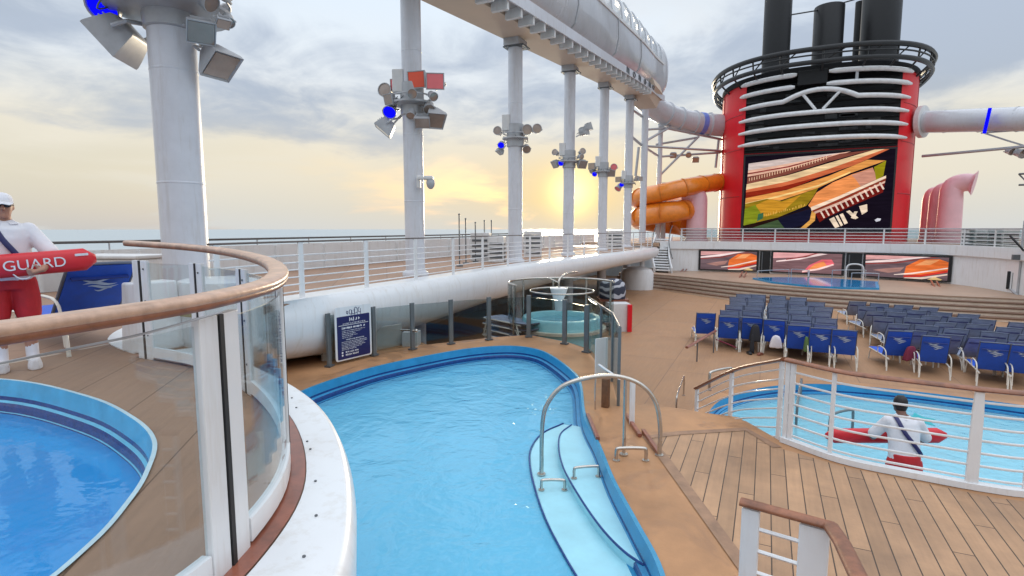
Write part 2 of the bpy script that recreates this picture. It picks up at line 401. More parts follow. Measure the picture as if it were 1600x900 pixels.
c1 = cloud(.55, SKYO); c2 = cloud(.55, (8.4, 2.2, 3.), 8., .5, .3); c3 = cloud(2.4, (1., 5., 7.), 6., .6, .6)
base = ramp(z, [(0, (.56, .57, .56)), (.03, (.60, .59, .54)), (.08, (.68, .64, .54)), (.15, (.72, .68, .58)), (.24, (.70, .74, .77)), (.40, (.64, .74, .85)), (.62, (1.15, 1.24, 1.36)), (1, (1.55, 1.65, 1.8))])  # overhead stops, above the view, raised to light the decks
dark = ramp(z, [(0, (.50, .52, .54)), (.08, (.52, .53, .53)), (.2, (.36, .42, .51)), (.40, (.39, .46, .58)), (.62, (.85, .94, 1.08)), (1, (1.2, 1.3, 1.45))])
dm = node(nt, 'MapRange'); dm.interpolation_type = 'SMOOTHSTEP'; dm.inputs['From Min'].default_value = .45; dm.inputs['From Max'].default_value = .60
bias = ramp(z, [(0, (.30,)*3), (.09, (.34,)*3), (.15, (.53,)*3), (.30, (.57,)*3), (.42, (.46,)*3), (1, (.48,)*3)])
nt.links.new(wm('ADD', wm('ADD', wm('MULTIPLY', c1, .75), wm('MULTIPLY', c3, .25)), wm('MULTIPLY_ADD', bias, 1., -.5)), dm.inputs['Value'])
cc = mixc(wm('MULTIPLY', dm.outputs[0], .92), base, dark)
# warm light through the cloud round the low sun
dt = node(nt, 'VectorMath', operation='DOT_PRODUCT'); nt.links.new(dv, dt.inputs[0]); dt.inputs[1].default_value = sd
dc = wm('MAXIMUM', dt.outputs['Value'], 0.)
g1 = wm('POWER', dc, 1600.); g2 = wm('POWER', dc, 170.); g3 = wm('POWER', dc, 14.)
lowz = ramp(z, [(0, (.55,)*3), (.05, (1,)*3), (.10, (.8,)*3), (.165, (.0,)*3)])
f3 = wm('MULTIPLY', wm('MULTIPLY', g3, lowz), .42); f2 = wm('MULTIPLY', wm('MULTIPLY', g2, lowz), .42)
cc = mixc(f3, cc, (.86, .62, .27)); cc = mixc(f2, cc, (1.0, .64, .13))
cc = mixc(wm('MULTIPLY', g1, 1.0, clamp=True), cc, (1.7, 1.35, .60))
cvm = node(nt, 'MapRange'); cvm.interpolation_type = 'SMOOTHSTEP'; cvm.inputs['From Min'].default_value = .36; cvm.inputs['From Max'].default_value = .5; cvm.inputs['To Min'].default_value = .82
nt.links.new(c2, cvm.inputs['Value'])
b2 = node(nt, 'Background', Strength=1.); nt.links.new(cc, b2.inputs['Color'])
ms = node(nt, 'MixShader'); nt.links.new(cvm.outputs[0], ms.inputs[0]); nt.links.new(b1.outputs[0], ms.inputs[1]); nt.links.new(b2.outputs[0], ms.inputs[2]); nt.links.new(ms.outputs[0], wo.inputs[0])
SC.view_settings.view_transform = 'Standard'; SC.view_settings.look = 'None'; SC.view_settings.exposure = .28; SC.view_settings.gamma = 1
SC.render.engine = 'CYCLES'
cy = SC.cycles; cy.use_denoising = True; cy.max_bounces = 10; cy.transparent_max_bounces = 24; cy.glossy_bounces = 4; cy.diffuse_bounces = 4; cy.caustics_reflective = False; cy.caustics_refractive = False; cy.sample_clamp_indirect = 6
# ------------------------------------------------------------------ sea
m, nt2, out = newmat('sea_water'); b = node(nt2, 'BsdfPrincipled', Roughness=.32); b.inputs['Base Color'].default_value = (.34, .40, .43, 1); b.inputs['IOR'].default_value = 1.33
n1 = node(nt2, 'TexNoise', Scale=.05, Detail=8.); nt2.links.new(pos(nt2), n1.inputs['Vector']); bp = node(nt2, 'Bump', Strength=.7, Distance=2.5)
nt2.links.new(n1.outputs['Fac'], bp.inputs['Height']); nt2.links.new(bp.outputs[0], b.inputs['Normal']); nt2.links.new(b.outputs[0], out.inputs[0])
sea = MB(); N = 48; rr = [0, 60, 300, 1500, 6000, 22000]
for i in range(1, len(rr)):
    sea.strip([(rr[i-1]*math.cos(2*math.pi*k/N), rr[i-1]*math.sin(2*math.pi*k/N), SEA) for k in range(N+1)], [(rr[i]*math.cos(2*math.pi*k/N), rr[i]*math.sin(2*math.pi*k/N), SEA) for k in range(N+1)])
struct('sea', sea, m)
# ------------------------------------------------------------------ plan outlines
def P(px, z, pts): return [tuple(at(x, y, z)) for x, y in pts]
BAL = cat([(-1.80, -1.2), (-1.66, -.5), (-1.70, .2), (-1.74, .8), (-1.84, 1.34), (-2.2, 1.94), (-2.95, 2.56), (-3.91, 3.05), (-4.9, 3.32), (-5.85, 3.36)], 8)   # line of the glass balustrade
LEDGE = cat([(-1.30, -1.2), (-1.2, -.5), (-1.12, .2), (-1.16, .8), (-1.42, 1.45), (-1.97, 2.12), (-2.71, 2.76), (-3.5, 3.22), (-4.6, 3.65), (-5.6, 4.1)], 8)
GALIN = cat([(-5.6, 4.1), (-6.7, 4.4), (-7.4, 5.2), (-7.68, 6.5), (-7.72, 7.8), (-7.74, 9.4), (-7.76, 12.3), (-7.85, 16), (-7.75, 20.5), (-7.35, 25.6), (-6.9, 30.5), (-6.75, 35.2), (-6.9, 38.2)], 8)
SHIPSIDE = -13.6
# upper deck: whirlpool terrace and the gallery along the side
WHIRL = cat([(-5.95, 2.34), (-4.78, 2.36), (-3.97, 2.22), (-3.4, 2.02), (-2.98, 1.72), (-2.72, 1.47), (-2.5, 1.2), (-2.33, .85), (-2.3, .3), (-2.5, -.5), (-3.2, -1.2), (-4.5, -1.6), (-6, -1.4), (-7, -.5), (-7.3, .8), (-6.9, 1.9)], 6, True)
upo = xy(LEDGE)+xy(GALIN)[1:]+[(SHIPSIDE, 38.2), (SHIPSIDE, -6), (6.5, -6), (6.5, .35), (.3, .35), (-.8, -.2), (-1.25, -.9)]
def fix_upper():
    pts = [(6.5, .3), (.6, .3), (-.4, .0), (-.95, -.5), (-1.25, -1.15)]+xy(LEDGE)[1:]+xy(GALIN)[1:]+[(SHIPSIDE, 38.2), (SHIPSIDE, -6), (6.5, -6)]
    return pts
UPO = fix_upper()
WHI = off([(p[0], p[1]) for p in WHIRL], .0, True)
struct('upper_deck', MB().prism(UPO, UP-.28, UP, [WHI]), DECKU)
# main pool deck
POOL = cat([(-6.79, 6.46), (-6.80, 7.4), (-6.66, 8.4), (-6.12, 9.86), (-5.65, 10.6), (-5.11, 10.97), (-4.55, 10.93), (-4.01, 10.52), (-3.17, 9.48), (-2.77, 8.74), (-2.22, 7.23), (-1.75, 6.3), (-1.35, 5.45), (-.95, 4.72), (-.61, 4.07), (-.4, 3.3), (-.4, 2.4), (-.55, 1.4), (-.95, 1.0), (-1.36, 1.5), (-1.9, 2.15), (-2.68, 2.82), (-3.5, 3.28), (-4.6, 3.72), (-5.6, 4.2), (-6.5, 5.2)], 6, True)
EDGE = [(-5.3, 12.35), (-4.16, 11.95), (-3.45, 11.45), (-2.4, 9.55), (-1.85, 8.1), (-1.0, 8.14), (-.15, 7.98), (.28, 7.38), (.86, 7.03), (2.16, 6.83), (3.4, 7.0), (5, 7.6), (7, 8.6), (8.5, 8.8)]
PDO = [(-9.6, 5.0), (-9.6, 10.9), (-8.6, 11.2), (-6.95, 10.3), (-6.4, 11.1), (-5.9, 11.75)]+EDGE+[(8.5, -6), (-9.6, -6)]
PDO = PDO[::-1]
struct('pool_deck', MB().prism(PDO, -.35, 0, [xy(POOL)]), DECKB)
sk = MB().prism([(p[0], p[1]) for p in off(PDO, .08, True)], -1.6, -.355); struct('pool_platform_base', sk, OFFW)
# plank area of the platform with border boards
PLK = [tuple(at(*p, 0)[:2]) for p in ((1036, 716), (1010, 684), (1060, 677), (1165, 671), (1216, 700))]+[(.86, 6.86), (2.16, 6.66), (3.5, 6.85), (5, 7.4), (8.3, 8.6), (8.3, -1), (2.4, -1), (.9, 2.2), (.35, 3.6)]
struct('plank_floor', MB().sheet(PLK[::-1], .004), DECKP)
mpth = [(.35, 3.6)]+PLK[:5]
struct('margin_board', MB().strip(setz(off(mpth, -.05), .009), setz(off(mpth, .07), .009)), M('margin_board_wood', (.30, .17, .10), .5, var=.25, scale=6))
# lower deck
struct('lower_deck', MB().prism([(SHIPSIDE+.15, 2), (22, 2), (22, 46), (SHIPSIDE+.15, 46)], LOW-.3, LOW), DECKL)
hull = MB(); hull.box((SHIPSIDE-.06, 30, (SEA+UP)/2-1), (.1, 90, UP-SEA+1.4)); hull.box((24, 30, -14), (.1, 90, 30)); hull.box((5, 78, -14), (38, .1, 30)); hull.box((5, -8, -14), (38, .1, 30))
tag(hull.build('ship_hull', WHITE), 'white steel hull of the cruise ship below the open decks', 'hull')
# ------------------------------------------------------------------ pools: stepped rim, wall, floor, water
def basin(name, outline, z0, wz, fz, mats, wmat, wname, ledge=.10, lip=.05, edge=.045):
    o = [(p[0], p[1]) for p in outline]
    area = sum(a[0]*b[1]-b[0]*a[1] for a, b in zip(o, o[1:]+o[:1]))
    sg = -1 if area > 0 else 1          # inward offset sign for 'right of travel'
    def ring(d, z): return [(x, y, z) for x, y in off(o, sg*d, True)]
    prof = [(-.01, z0+.012), (edge-.015, z0+.012), (edge, z0-.10), (edge+.003, z0-.13), (edge+.006, z0-.165), (ledge, z0-.18), (ledge+.01, z0-.205), (ledge+.012, wz+.015), (ledge+lip, wz+.01), (ledge+lip+.01, wz-.12), (ledge+lip+.04, fz)]
    mi = [0, 1, 1, 2, 1, 2, 2, 1, 2, 3]
    mb = MB(); rings = [ring(*p) for p in prof]
    for i in range(len(prof)-1):
        a, b = rings[i], rings[i+1]; mb.strip(a+a[:1], b+b[:1], mi[i])
    mb.sheet([(p[0], p[1]) for p in rings[-1]], fz, 3)
    struct(name, mb, mats)
    w = MB().sheet([(x, y) for x, y in off(o, sg*(ledge+.006), True)], wz); struct(wname, w, wmat)
basin('pool_basin', POOL, 0, -.27, -1.25, [PRIM, PWALL, PDARK, PFLOOR], WATER, 'pool_water')
basin('whirlpool_basin', WHIRL, UP, UP-.27, UP-1.15, [M('pool_rim_white', (.55, .72, .78), .3), PCYAN, PDARK, WFLOOR], WATERW, 'whirlpool_water', .055, .02, .03)
# ------------------------------------------------------------------ whirlpool terrace: ledge, curved wall, balustrade
wl = thing('terrace_wall', 'curved glossy white wall with a wide bolted ledge dropping to the main pool', 'wall', (-2.4, 2.4, 0))
MB().strip([(p[0], p[1], UP+.012) for p in off(BAL, .10)], [(p[0], p[1], UP+.012) for p in LEDGE]).build('ledge', WHITEG, wl)
LW = cut(LEDGE, 0, plen(LEDGE)[-1])
MB().sweep(setz(LW, 0), [(-.05, UP+.009), (.0, UP+.012), (.03, UP-.01), (.05, UP-.06), (.04, UP-.35), (-.02, .3), (-.06, -1.2), (-.12, -1.2), (-.12, UP)]).build('wall_face', WHITEG, wl, 50)
for px, py in ((475, 637), (492, 690), (497, 702), (505, 752), (506, 806), (487, 870), (468, 622)):
    p = at(px-12, py, UP+.013); MB().cyl(p, p+Vector((0, 0, .005)), .007, 10).build('bolt', GREYD, wl)
MB().strip([(p[0], p[1], UP+.016) for p in off(BAL, -.02)], [(p[0], p[1], UP+.016) for p in off(BAL, .095)]).build('toe_board', WOODR, wl)
bl = thing('glass_balustrade', 'curved glass balustrade with a thick varnished wooden cap rail around the whirlpool terrace', 'balustrade', (-2.2, 2.0, UP))
RZ = 2.42
BLr = cut(BAL, 0, plen(BAL)[-1])
RLZ = [(p[0], p[1], max(0, (l-3.0)*.026)) for p, l in zip(BLr, plen(BLr))]
cap = []
for k in range(14):
    a = 2*math.pi*k/14; cap.append((.052*math.copysign(abs(math.cos(a))**.7, math.cos(a)), RZ-.021+.021*math.copysign(abs(math.sin(a))**.7, math.sin(a))))
L = plen(BLr)[-1]
def sat(px):                                # arc length where the sight line at px meets the balustrade, nearest first
    best = None
    Ls = plen(BLr); hits = []
    for i in range(len(BLr)-1):
        f = []
        for q in (BLr[i], BLr[i+1]):
            xr = q[0]*math.cos(YAW)+q[1]*math.sin(YAW); d = -q[0]*math.sin(YAW)+q[1]*math.cos(YAW); f.append(xr-(px-800)/F*d if d > 0 else 9)
        if f[0]*f[1] <= 0 and 9 not in f: hits.append(Ls[i]+(Ls[i+1]-Ls[i])*abs(f[0])/(abs(f[0])+abs(f[1])+1e-9))
    return hits
MB().sweep(RLZ, cap).build('cap_rail', WOODT, bl, 60)
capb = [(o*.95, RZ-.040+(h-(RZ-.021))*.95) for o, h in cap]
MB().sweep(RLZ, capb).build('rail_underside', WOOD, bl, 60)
def pxl(q): return 800+F*(q.x*math.cos(YAW)+q.y*math.sin(YAW))/(-q.x*math.sin(YAW)+q.y*math.cos(YAW))
tip_s = max((L*k/400 for k in range(160, 400)), key=lambda t: pxl(along(BLr, t)[0]))
ps = [sat(332)[0], tip_s+.04, sat(377)[-1], sat(306)[-1], sat(219)[-1]]
ps = [ps[0]-1.0, ps[0]]+ps[1:]
for j, s in enumerate(ps):
    mp, mr = MB(), MB()
    for ds in (-.068, .068):
        p, a = along(BLr, s+ds); mp.box((p.x, p.y, (UP+RZ-.085)/2+.0), (.105, .035, RZ-.085-UP), a)
    p, a = along(BLr, s); mr.box((p.x, p.y, (UP+RZ-.085)/2), (.026, .044, RZ-.09-UP), a)
    po = mp.build('post', WHITE, bl, None, .006); mr.build('gasket', RUBBER, po)
    bt = MB()
    for hz in (UP+.25, UP+.6, UP+.92):
        n = Vector((math.sin(a), -math.cos(a), 0)); q = p+Vector((math.cos(a), math.sin(a), 0))*-.07; q.z = hz
        bt.cyl(q-n*.02, q-n*.026, .009, 8)
    bt.build('post_bolt', GREYD, po)
for a, b in zip(ps, ps[1:]):
    if b-a < .3: continue
    pth = cut(BLr, a+.13, b-.13)
    MB().sweep(setz(pth, 0), [(-.006, UP+.12), (.006, UP+.12), (.006, RZ-.11), (-.006, RZ-.11)]).build('glass_panel', GLASS, bl)
    MB().sweep(setz(pth, 0), [(-.02, UP+.03), (.02, UP+.03), (.02, UP+.13), (-.02, UP+.13)]).build('bottom_channel', WHITE, bl)
ropep = [dep(-20, 572, 1.42), dep(110, 545, 1.5), dep(230, 520, 1.7), dep(345, 488, 1.93)]
MB().tube(cat([tuple(p) for p in ropep], 5), .004, 6).build('wire', GREYL, bl, 60)
# ------------------------------------------------------------------ gallery: fascia, railing, bulwark
fa = thing('gallery_fascia', 'bulging glossy white edge of the raised side walkway above the pool', 'fascia', (-7.5, 14, 0))
GB = cut(GALIN, .3, plen(GALIN)[-1])
def fprof(t):
    zb = .60-.48*min(1, t*3) if t < .33 else .10+.5*min(1, max(0, (t-.42)*2.6))
    h = UP+.03-zb
    g = min(1, max(.0, (t-.20)*5)); 
    def b(o): return o*g+(1-g)*(-.55+.53*min(1, (o+.3)/.5))
    return [(-.75, zb-.02), (b(-.3), zb), (b(-.08), zb+.06*h), (b(.10), zb+.2*h), (b(.20), zb+.4*h), (b(.24), zb+.62*h), (b(.22), zb+.8*h), (b(.14), zb+.95*h), (.03, UP+.035), (-.12, UP+.035), (-.12, UP+.012), (-.75, UP+.012)]
MB().sweep(GB, fprof).build('fascia_skin', WHITEG, fa, 60)
gr = thing('gallery_railing', 'white walkway railing with five horizontal bars and a dark top rail above the white fascia', 'railing', (-7.5, 14, UP))
GR = off(cut(GALIN, 2.6, plen(GALIN)[-1]-.6), -.12)
s = 1.55; LG = plen(GR)[-1]
sts = [onx(p, -7.6) for p in (486, 578)]
ss = [.15]
while ss[-1] < LG-2.2: ss.append(ss[-1]+1.85)
for q in ss:
    p, a = along(GR, q); MB().box((p.x, p.y, UP+.55), (.12, .03, 1.06), a).build('post', WHITE, gr, None, .005)
for k in range(6):
    MB().tube(setz(GR, UP+.16+k*.135), .013, 6).build('bar', WHITE, gr, 60)
MB().tube(setz(GR, UP+1.08), .026, 8, flat=.7).build('top_rail', M('dark_rail', (.10, .075, .065), .35), gr, 60)
bw = thing('side_bulwark', 'long white bulwark with a thin dark rail on the seaward side of the walkway', 'bulwark', (SHIPSIDE, 16, UP))
MB().box((SHIPSIDE, 16, UP+.42), (.10, 60, .84)).build('bulwark_plate', WHITE, bw)
for k in range(28): MB().box((SHIPSIDE+.09, -12+k*2.0, UP+.41), (.10, .05, .80)).build('stiffener', WHITE, bw)
for k in range(28): MB().cyl((SHIPSIDE, -12.6+k*2.0, UP+.84), (SHIPSIDE, -12.6+k*2.0, UP+1.0), .018, 8).build('rail_stub', GREYL, bw)
MB().tube([(SHIPSIDE, -14, UP+1.02), (SHIPSIDE, 46, UP+1.02)], .03, 8).build('rail', M('dark_side_rail', (.09, .08, .075), .4), bw, 60)
# under the gallery
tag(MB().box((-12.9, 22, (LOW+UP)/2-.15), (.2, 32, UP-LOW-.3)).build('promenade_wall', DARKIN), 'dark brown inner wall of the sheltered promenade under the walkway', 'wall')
wi = thing('window_band', 'row of dark windows in the shaded promenade wall', 'window', (-12.78, 20, 0))
for k in range(9): MB().box((-12.78, 9+k*3, -.2), (.05, 2.4, 1.3)).build('window', DGLASS, wi)
tag(MB().box((-9.72, 7.7, .55), (.16, 5.8, 1.08)).build('recess_wall', OFFW), 'pale recessed wall behind the pool sign under the walkway', 'wall')
lk = thing('locker_panel', 'beige locker panel with a silver handle beside the pool rules sign', 'locker', (-7.75, 9.1, 0))
MB().box((-7.72, 9.05, .25), (.06, 2.0, .5), R(-15)).build('panel', BEIGE, lk, None, .01)
hp = dep(640, 516, 11.75)
MB().tube([hp+Vector((-.2, -.05, 0)), hp+Vector((.14, .02, 0))], .022, 8).ball(hp+Vector((.16, .02, 0)), .04).build('handle', STEEL, lk, 50)
tag(MB().box((-7.25, 10.12, .14), (.34, .34, .36), R(20)).build('pier', WHITE), 'short white pier holding the walkway beside the glass pool fence', 'pier')
# ------------------------------------------------------------------ main pool: submerged steps, handrails
st = thing('pool_steps', 'pair of long curved pale turquoise steps along the pool side', 'pool steps', (-1.8, 5.4, -.3))
def px(z, pts): return [tuple(at(x, y, z)[:2]) for x, y in pts]
n2 = cat(px(-.17, [(893, 664), (876, 678), (873, 700), (879, 728), (893, 756), (918, 796), (945, 832), (975, 862), (1006, 884)]), 5)
r2 = px(-.17, [(1028, 893), (1000, 832), (975, 786), (950, 742), (930, 700), (913, 668)])
MB().prism([(p[0], p[1]) for p in n2]+r2, -1.2, -.17).build('upper_step', PSTEP, st, 40, .02)
n1 = cat(px(-.262, [(880, 662), (848, 677), (830, 700), (828, 728), (838, 772), (855, 818), (880, 866), (903, 905), (930, 950)]), 5)
r1 = px(-.262, [(1015, 990), (1006, 884), (975, 862), (945, 832), (918, 796), (893, 756), (879, 728), (873, 700), (876, 678), (893, 664)])
MB().prism([(p[0], p[1]) for p in n1]+r1, -1.2, -.262).build('lower_step', PSTEP, st, 40, .02)
MB().tube(setz(n2, -.168), .012, 6).build('nosing', PDARK, st, 60); MB().tube(setz(n1, -.258), .012, 6).build('nosing', PDARK, st, 60)
hr = thing('pool_handrail', 'tall arched steel handrail over the curved pool steps', 'handrail', tuple(at(1030, 712, 0)))
a = at(846, 742, -.26); b = at(1030, 712, 0); cpt = at(968, 695, 0)
d = (b-a); d.z = 0; u = d.normalized(); Ld = d.length
def hp_(t, z): return tuple(Vector((a.x, a.y, 0))+u*t*Ld+Vector((0, 0, z)))
arch = cat([(*a[:2], -.26), hp_(.005, .35), hp_(.05, .62), hp_(.18, .83), hp_(.40, .93), hp_(.62, .95), hp_(.82, .86), hp_(.95, .66), hp_(1., .35), (*b[:2], 0)], 6)
MB().tube(arch, .026, 10).build('rail', STEEL, hr, 60)
mpt = hp_(.70, .93); MB().tube([mpt, (mpt[0], mpt[1], .004)], .02, 8).build('post', STEEL, hr, 60)
for q in ((*a[:2], -.255), (*b[:2], .0), (mpt[0], mpt[1], .004)): MB().cyl(q, (q[0], q[1], q[2]+.015), .05, 14).build('foot_plate', STEEL, hr, 40)
def grab(name, label, A, B, z, h, m=STEEL, r=.017):
    A, B = Vector(A), Vector(B); o = thing(name, label, 'grab rail', tuple((A+B)/2), 'small hoop grab rails by the pool')
    U = Vector((0, 0, h)); v = (B-A)*.12
    MB().tube(cat([tuple(A), tuple(A+U*.8), tuple(A+U+v), tuple(B+U-v), tuple(B+U*.8), tuple(B)], 5), r, 8).build('hoop', m, o, 60)
    for q in (A, B): MB().cyl(q, q+Vector((0, 0, .012)), r*2, 12).build('foot_plate', m, o, 40)
grab('grab_rail', 'low steel hoop grab rail on the brown pool surround', at(963, 720, 0), at(1009, 720, 0), 0, .15, r=.021)
grab('grab_rail', 'small steel hoop grab rail on the upper turquoise pool step', at(897, 748, -.17), at(935, 745, -.17), -.17, .13)
grab('grab_rail', 'small steel hoop grab rail on the lower turquoise pool step', at(846, 766, -.26), at(882, 766, -.26), -.26, .12)
p = at(1052, 640, LOW); 
grab('grab_rail', 'steel hoop grab rail beside the wooden capped railing of the small pool', at(1108, 610, -.95), at(1143, 602, -.95), -.95, .42, STEEL, .03)
grab('grab_rail', 'thin steel hoop standing on the open lower deck', at(1056, 655, LOW), at(1068, 618, LOW), LOW, .5, STEEL, .02)
# ------------------------------------------------------------------ far pool fence with sign
fe = thing('pool_fence', 'glass pool fence with flat grey posts behind the main pool', 'fence', (-6, 10, 0))
FP = [(515, 573), (585, 556), (645, 546.5), (705, 538), (764, 531.5), (826, 527), (882, 538), (916, 551)]
fps = [at(x, y, 0) for x, y in FP]
for i, p in enumerate(fps):
    q = fps[min(i+1, len(fps)-1)]-fps[max(i-1, 0)]; an = math.atan2(q.y, q.x)
    po = MB().box((p.x, p.y, .52), (.11, .05, 1.04), an+.35).build('post', POSTG, fe, None, .006)
    MB().box((p.x, p.y, .02), (.17, .12, .03), an+.35).build('base_shoe', GREYD, po)
for i, (p, q) in enumerate(zip(fps, fps[1:])):
    dd = (q-p); an = math.atan2(dd.y, dd.x); c = (p+q)/2
    MB().box((c.x, c.y, .54), (dd.length-.13, .012, .92), an).build('glass_panel', GLASSG, fe)
p, q = fps[0], fps[1]; dd = (q-p); an = math.atan2(dd.y, dd.x); c = (p+q)/2
rot = Matrix.Rotation(an, 4, 'Z'); dl = dd.length
sg = thing('rules_sign', 'navy blue pool rules board with a white header hanging on the glass fence', 'sign', (c.x, c.y, 0))
nrm = Vector((math.sin(an), -math.cos(an), 0)); cc_ = c+nrm*.05
W_, H_ = dl*.80, 1.06
def onb(mb, d=0.): return mb.xf(Matrix.Translation(cc_+nrm*d+Vector((0, 0, .60))) @ rot @ Matrix.Rotation(R(90), 4, 'X'))
def rrect(w, h, r, n=5):
    return [(sx*(w/2-r)+r*math.cos(R(a0+90*k/n)), sy*(h/2-r)+r*math.sin(R(a0+90*k/n))) for sx, sy, a0 in ((1, 1, 0), (-1, 1, 90), (-1, -1, 180), (1, -1, 270)) for k in range(n+1)]
onb(MB().prism(rrect(W_, H_, .05), -.008, .008)).build('board', WHITE, sg)
pn = onb(MB().prism([(x, y-.08) for x, y in rrect(W_*.90, H_*.80, .02)], .008, .012)).build('blue_field', NAVY, sg)
rg = random.Random(4)
def scribble(mb, x0, x1, y, h, z, th=.2):
    x = x0
    while x < x1-h*.3:
        for _ in range(rg.randint(3, 8)):
            if x > x1-h*.5: break
            k = rg.random(); w = h*.5
            if k < .8: mb.box((x+w*.15, y, z), (h*th, h*rg.choice((.65, .65, 1)), .002))
            if k > .3: mb.box((x+w*.45, y+h*rg.choice((-.28, 0, .28)), z), (w*.7, h*th, .002))
            if k > .55: mb.box((x+w*.8, y, z), (h*th, h*.62, .002))
            x += h*.62
        x += h*.4
wt = MB(); zt = .0135; w2 = W_*.40
scribble(wt, -.10, .16, .27, .075, zt, .26); scribble(wt, -w2*.75, w2*.85, .195, .03, zt)
wt.box((0, .165, zt), (W_*.82, .010, .002)); scribble(wt, -w2*.8, w2*.85, .11, .048, zt, .3)
for k in range(5): scribble(wt, -w2*.8, w2*(.8, .5, .1, .25, -.1)[k], .055-k*.034, .02, zt)
scribble(wt, -w2*.55, w2*.7, -.125, .026, zt, .25)
for k in range(6): scribble(wt, -w2*.85, w2*(.9, .95, .7, .8, .55, .2)[k], -.165-k*.03, .02, zt)
for y in (-.37, -.425):
    wt.cyl((-w2*.82, y, zt-.001), (-w2*.82, y, zt+.001), .020, 12); scribble(wt, -w2*.6, w2*.35, y, .036, zt, .32)
onb(wt).build('lettering', WHITE, sg)
hd = MB()
for k, (x, w, h) in enumerate(((-.15, .03, .05), (-.07, .05, .09), (0, .06, .10), (.06, .07, .12), (.15, .05, .10))):
    pts = [(x+w*.6*math.cos(R(t)), .415+h*.5*math.sin(R(t))+(.02 if k > 2 else 0), .010) for t in range(20+60*(k % 3), 330, 30)]; hd.tube(pts, .006, 5)
    hd.box((x+w*.55, .40, .010), (.009, h*1.2, .004))
onb(hd).build('script_lettering', NAVY, sg)
# glass screen round the splash tub
c0 = at(880, 521, 0)+Vector((-.32, .75, 0))
tb = thing('splash_tub', 'round turquoise splash tub with a cream rim behind the glass fence', 'tub', (c0.x, c0.y, -.2))
RT = 1.05
MB().lathe([(RT-.1, -.9), (RT, -.5), (RT, .28), (RT-.03, .32), (RT-.14, .32), (RT-.17, .28), (RT-.2, -.2), (.1, -.25), (.02, -.25)], (c0.x, c0.y, 0), 40).build('tub_shell', M('pale_turquoise_shell', (.32, .66, .72), .3, var=.08), tb, 40)
MB().lathe([(RT+.02, -.02), (RT+.14, -.02), (RT+.14, .05), (RT+.02, .05)], (c0.x, c0.y, 0), 40).build('base_ring', M('cream_base', (.68, .60, .48), .5), tb, 40)
MB().lathe([(RT-.16, .18), (.02, .182)], (c0.x, c0.y, 0), 32).build('water', WATERK, tb)
gs = thing('glass_screen', 'curved tall glass screen with a steel top rail around the round tub', 'glass screen', (c0.x, c0.y, 0))
def arcp(r, a0, a1, z, n=24): return [(c0.x+r*math.cos(R(a0+(a1-a0)*k/n)), c0.y+r*math.sin(R(a0+(a1-a0)*k/n)), z) for k in range(n+1)]
MB().tube(arcp(1.42, 30, 235, 1.22, 30), .03, 8).build('top_rail', STEEL, gs, 60)
MB().sweep(arcp(1.42, 30, 235, 0, 30), [(-.006, .1), (.006, .1), (.006, 1.2), (-.006, 1.2)]).build('glass_panel', GLASSG, gs)
MB().tube(arcp(.85, 0, 360, 1.0, 36)[:-1], .022, 8, True).build('grab_ring', STEEL, gs, 60)
for an in (40, 80, 120, 160, 200, 230):
    q = arcp(1.42, an, an+1, 0, 1)[0]; MB().cyl((q[0], q[1], -.4), (q[0], q[1], 1.2), .03, 8).build('post', STEEL, gs, 60)
sr = thing('water_spout', 'white cone shaped spout hanging over the round tub', 'spout', (c0.x, c0.y, .9))
MB().lathe([(.10, .45), (.13, .75), (.22, .98), (.24, 1.06), (.10, 1.08)], (c0.x-.1, c0.y+.05, 0), 16).build('cone', WHITE, sr, 50)
MB().tube(cat([(c0.x-.1, c0.y+.05, 1.06), (c0.x-.1, c0.y+.1, 1.3), (c0.x-.05, c0.y+.6, 1.42), (c0.x, c0.y+1.3, 1.40)], 5), .03, 8).tube(cat([(c0.x-.1, c0.y+.05, 1.2), (c0.x-.5, c0.y+.35, 1.28), (c0.x-1., c0.y+1., 1.2)], 5), .02, 6).build('pipe', STEEL, sr, 60)
# right hand run of the screen
g2 = thing('tinted_screen', 'tall tinted glass screen running from the tub to the platform stair', 'glass screen', tuple(at(950, 590, 0)))
gp = [at(918, 551, 0), at(938, 575, 0), at(956, 596, 0), at(966, 634, 0)]
hz = [1.08, 1.18, 1.22, 1.25]
for i, (p, q) in enumerate(zip(gp, gp[1:])):
    dd = q-p; c = (p+q)/2; MB().box((c.x, c.y, .6), (dd.length-.06, .012, 1.12), math.atan2(dd.y, dd.x)).build('glass_panel', GLASSG, g2)
for p in gp[1:]: MB().box((p.x, p.y, .6), (.04, .04, 1.2)).build('post', POSTG, g2)
MB().tube([(p.x, p.y, 1.2) for p in gp], .016, 8).build('top_rail', POSTG, g2, 60)
b_ = at(935, 585, 0)
MB().box((b_.x+.05, b_.y, .35), (.30, .02, .66), R(60)).build('white_panel', WHITE, g2)
gt = thing('gate_posts', 'brown timber post and white post at the head of the platform stair', 'gate', tuple(at(948, 636, 0)))
p = at(946, 636, 0); MB().box((p.x, p.y, .22), (.11, .09, .44)).build('brown_post', M('brown_post_wood', (.16, .075, .035), .5, var=.3, scale=14), gt, None, .008)
p = at(987, 662, 0); MB().box((p.x, p.y, .3), (.07, .09, .6), .3).build('white_post', WHITE, gt, None, .008)
p1 = at(930, 640, 0); MB().tube(cat([(p1.x, p1.y, 0), (p1.x, p1.y, .45), (p1.x+.02, p1.y+.1, .52)], 4), .012, 6).build('stay', STEEL, gt, 60)
q1, q2 = dep(936, 570, 8.2), dep(968, 592, 7.6); MB().tube([q1, q2], .018, 8).build('latch_bar', WHITE, gt, 60)
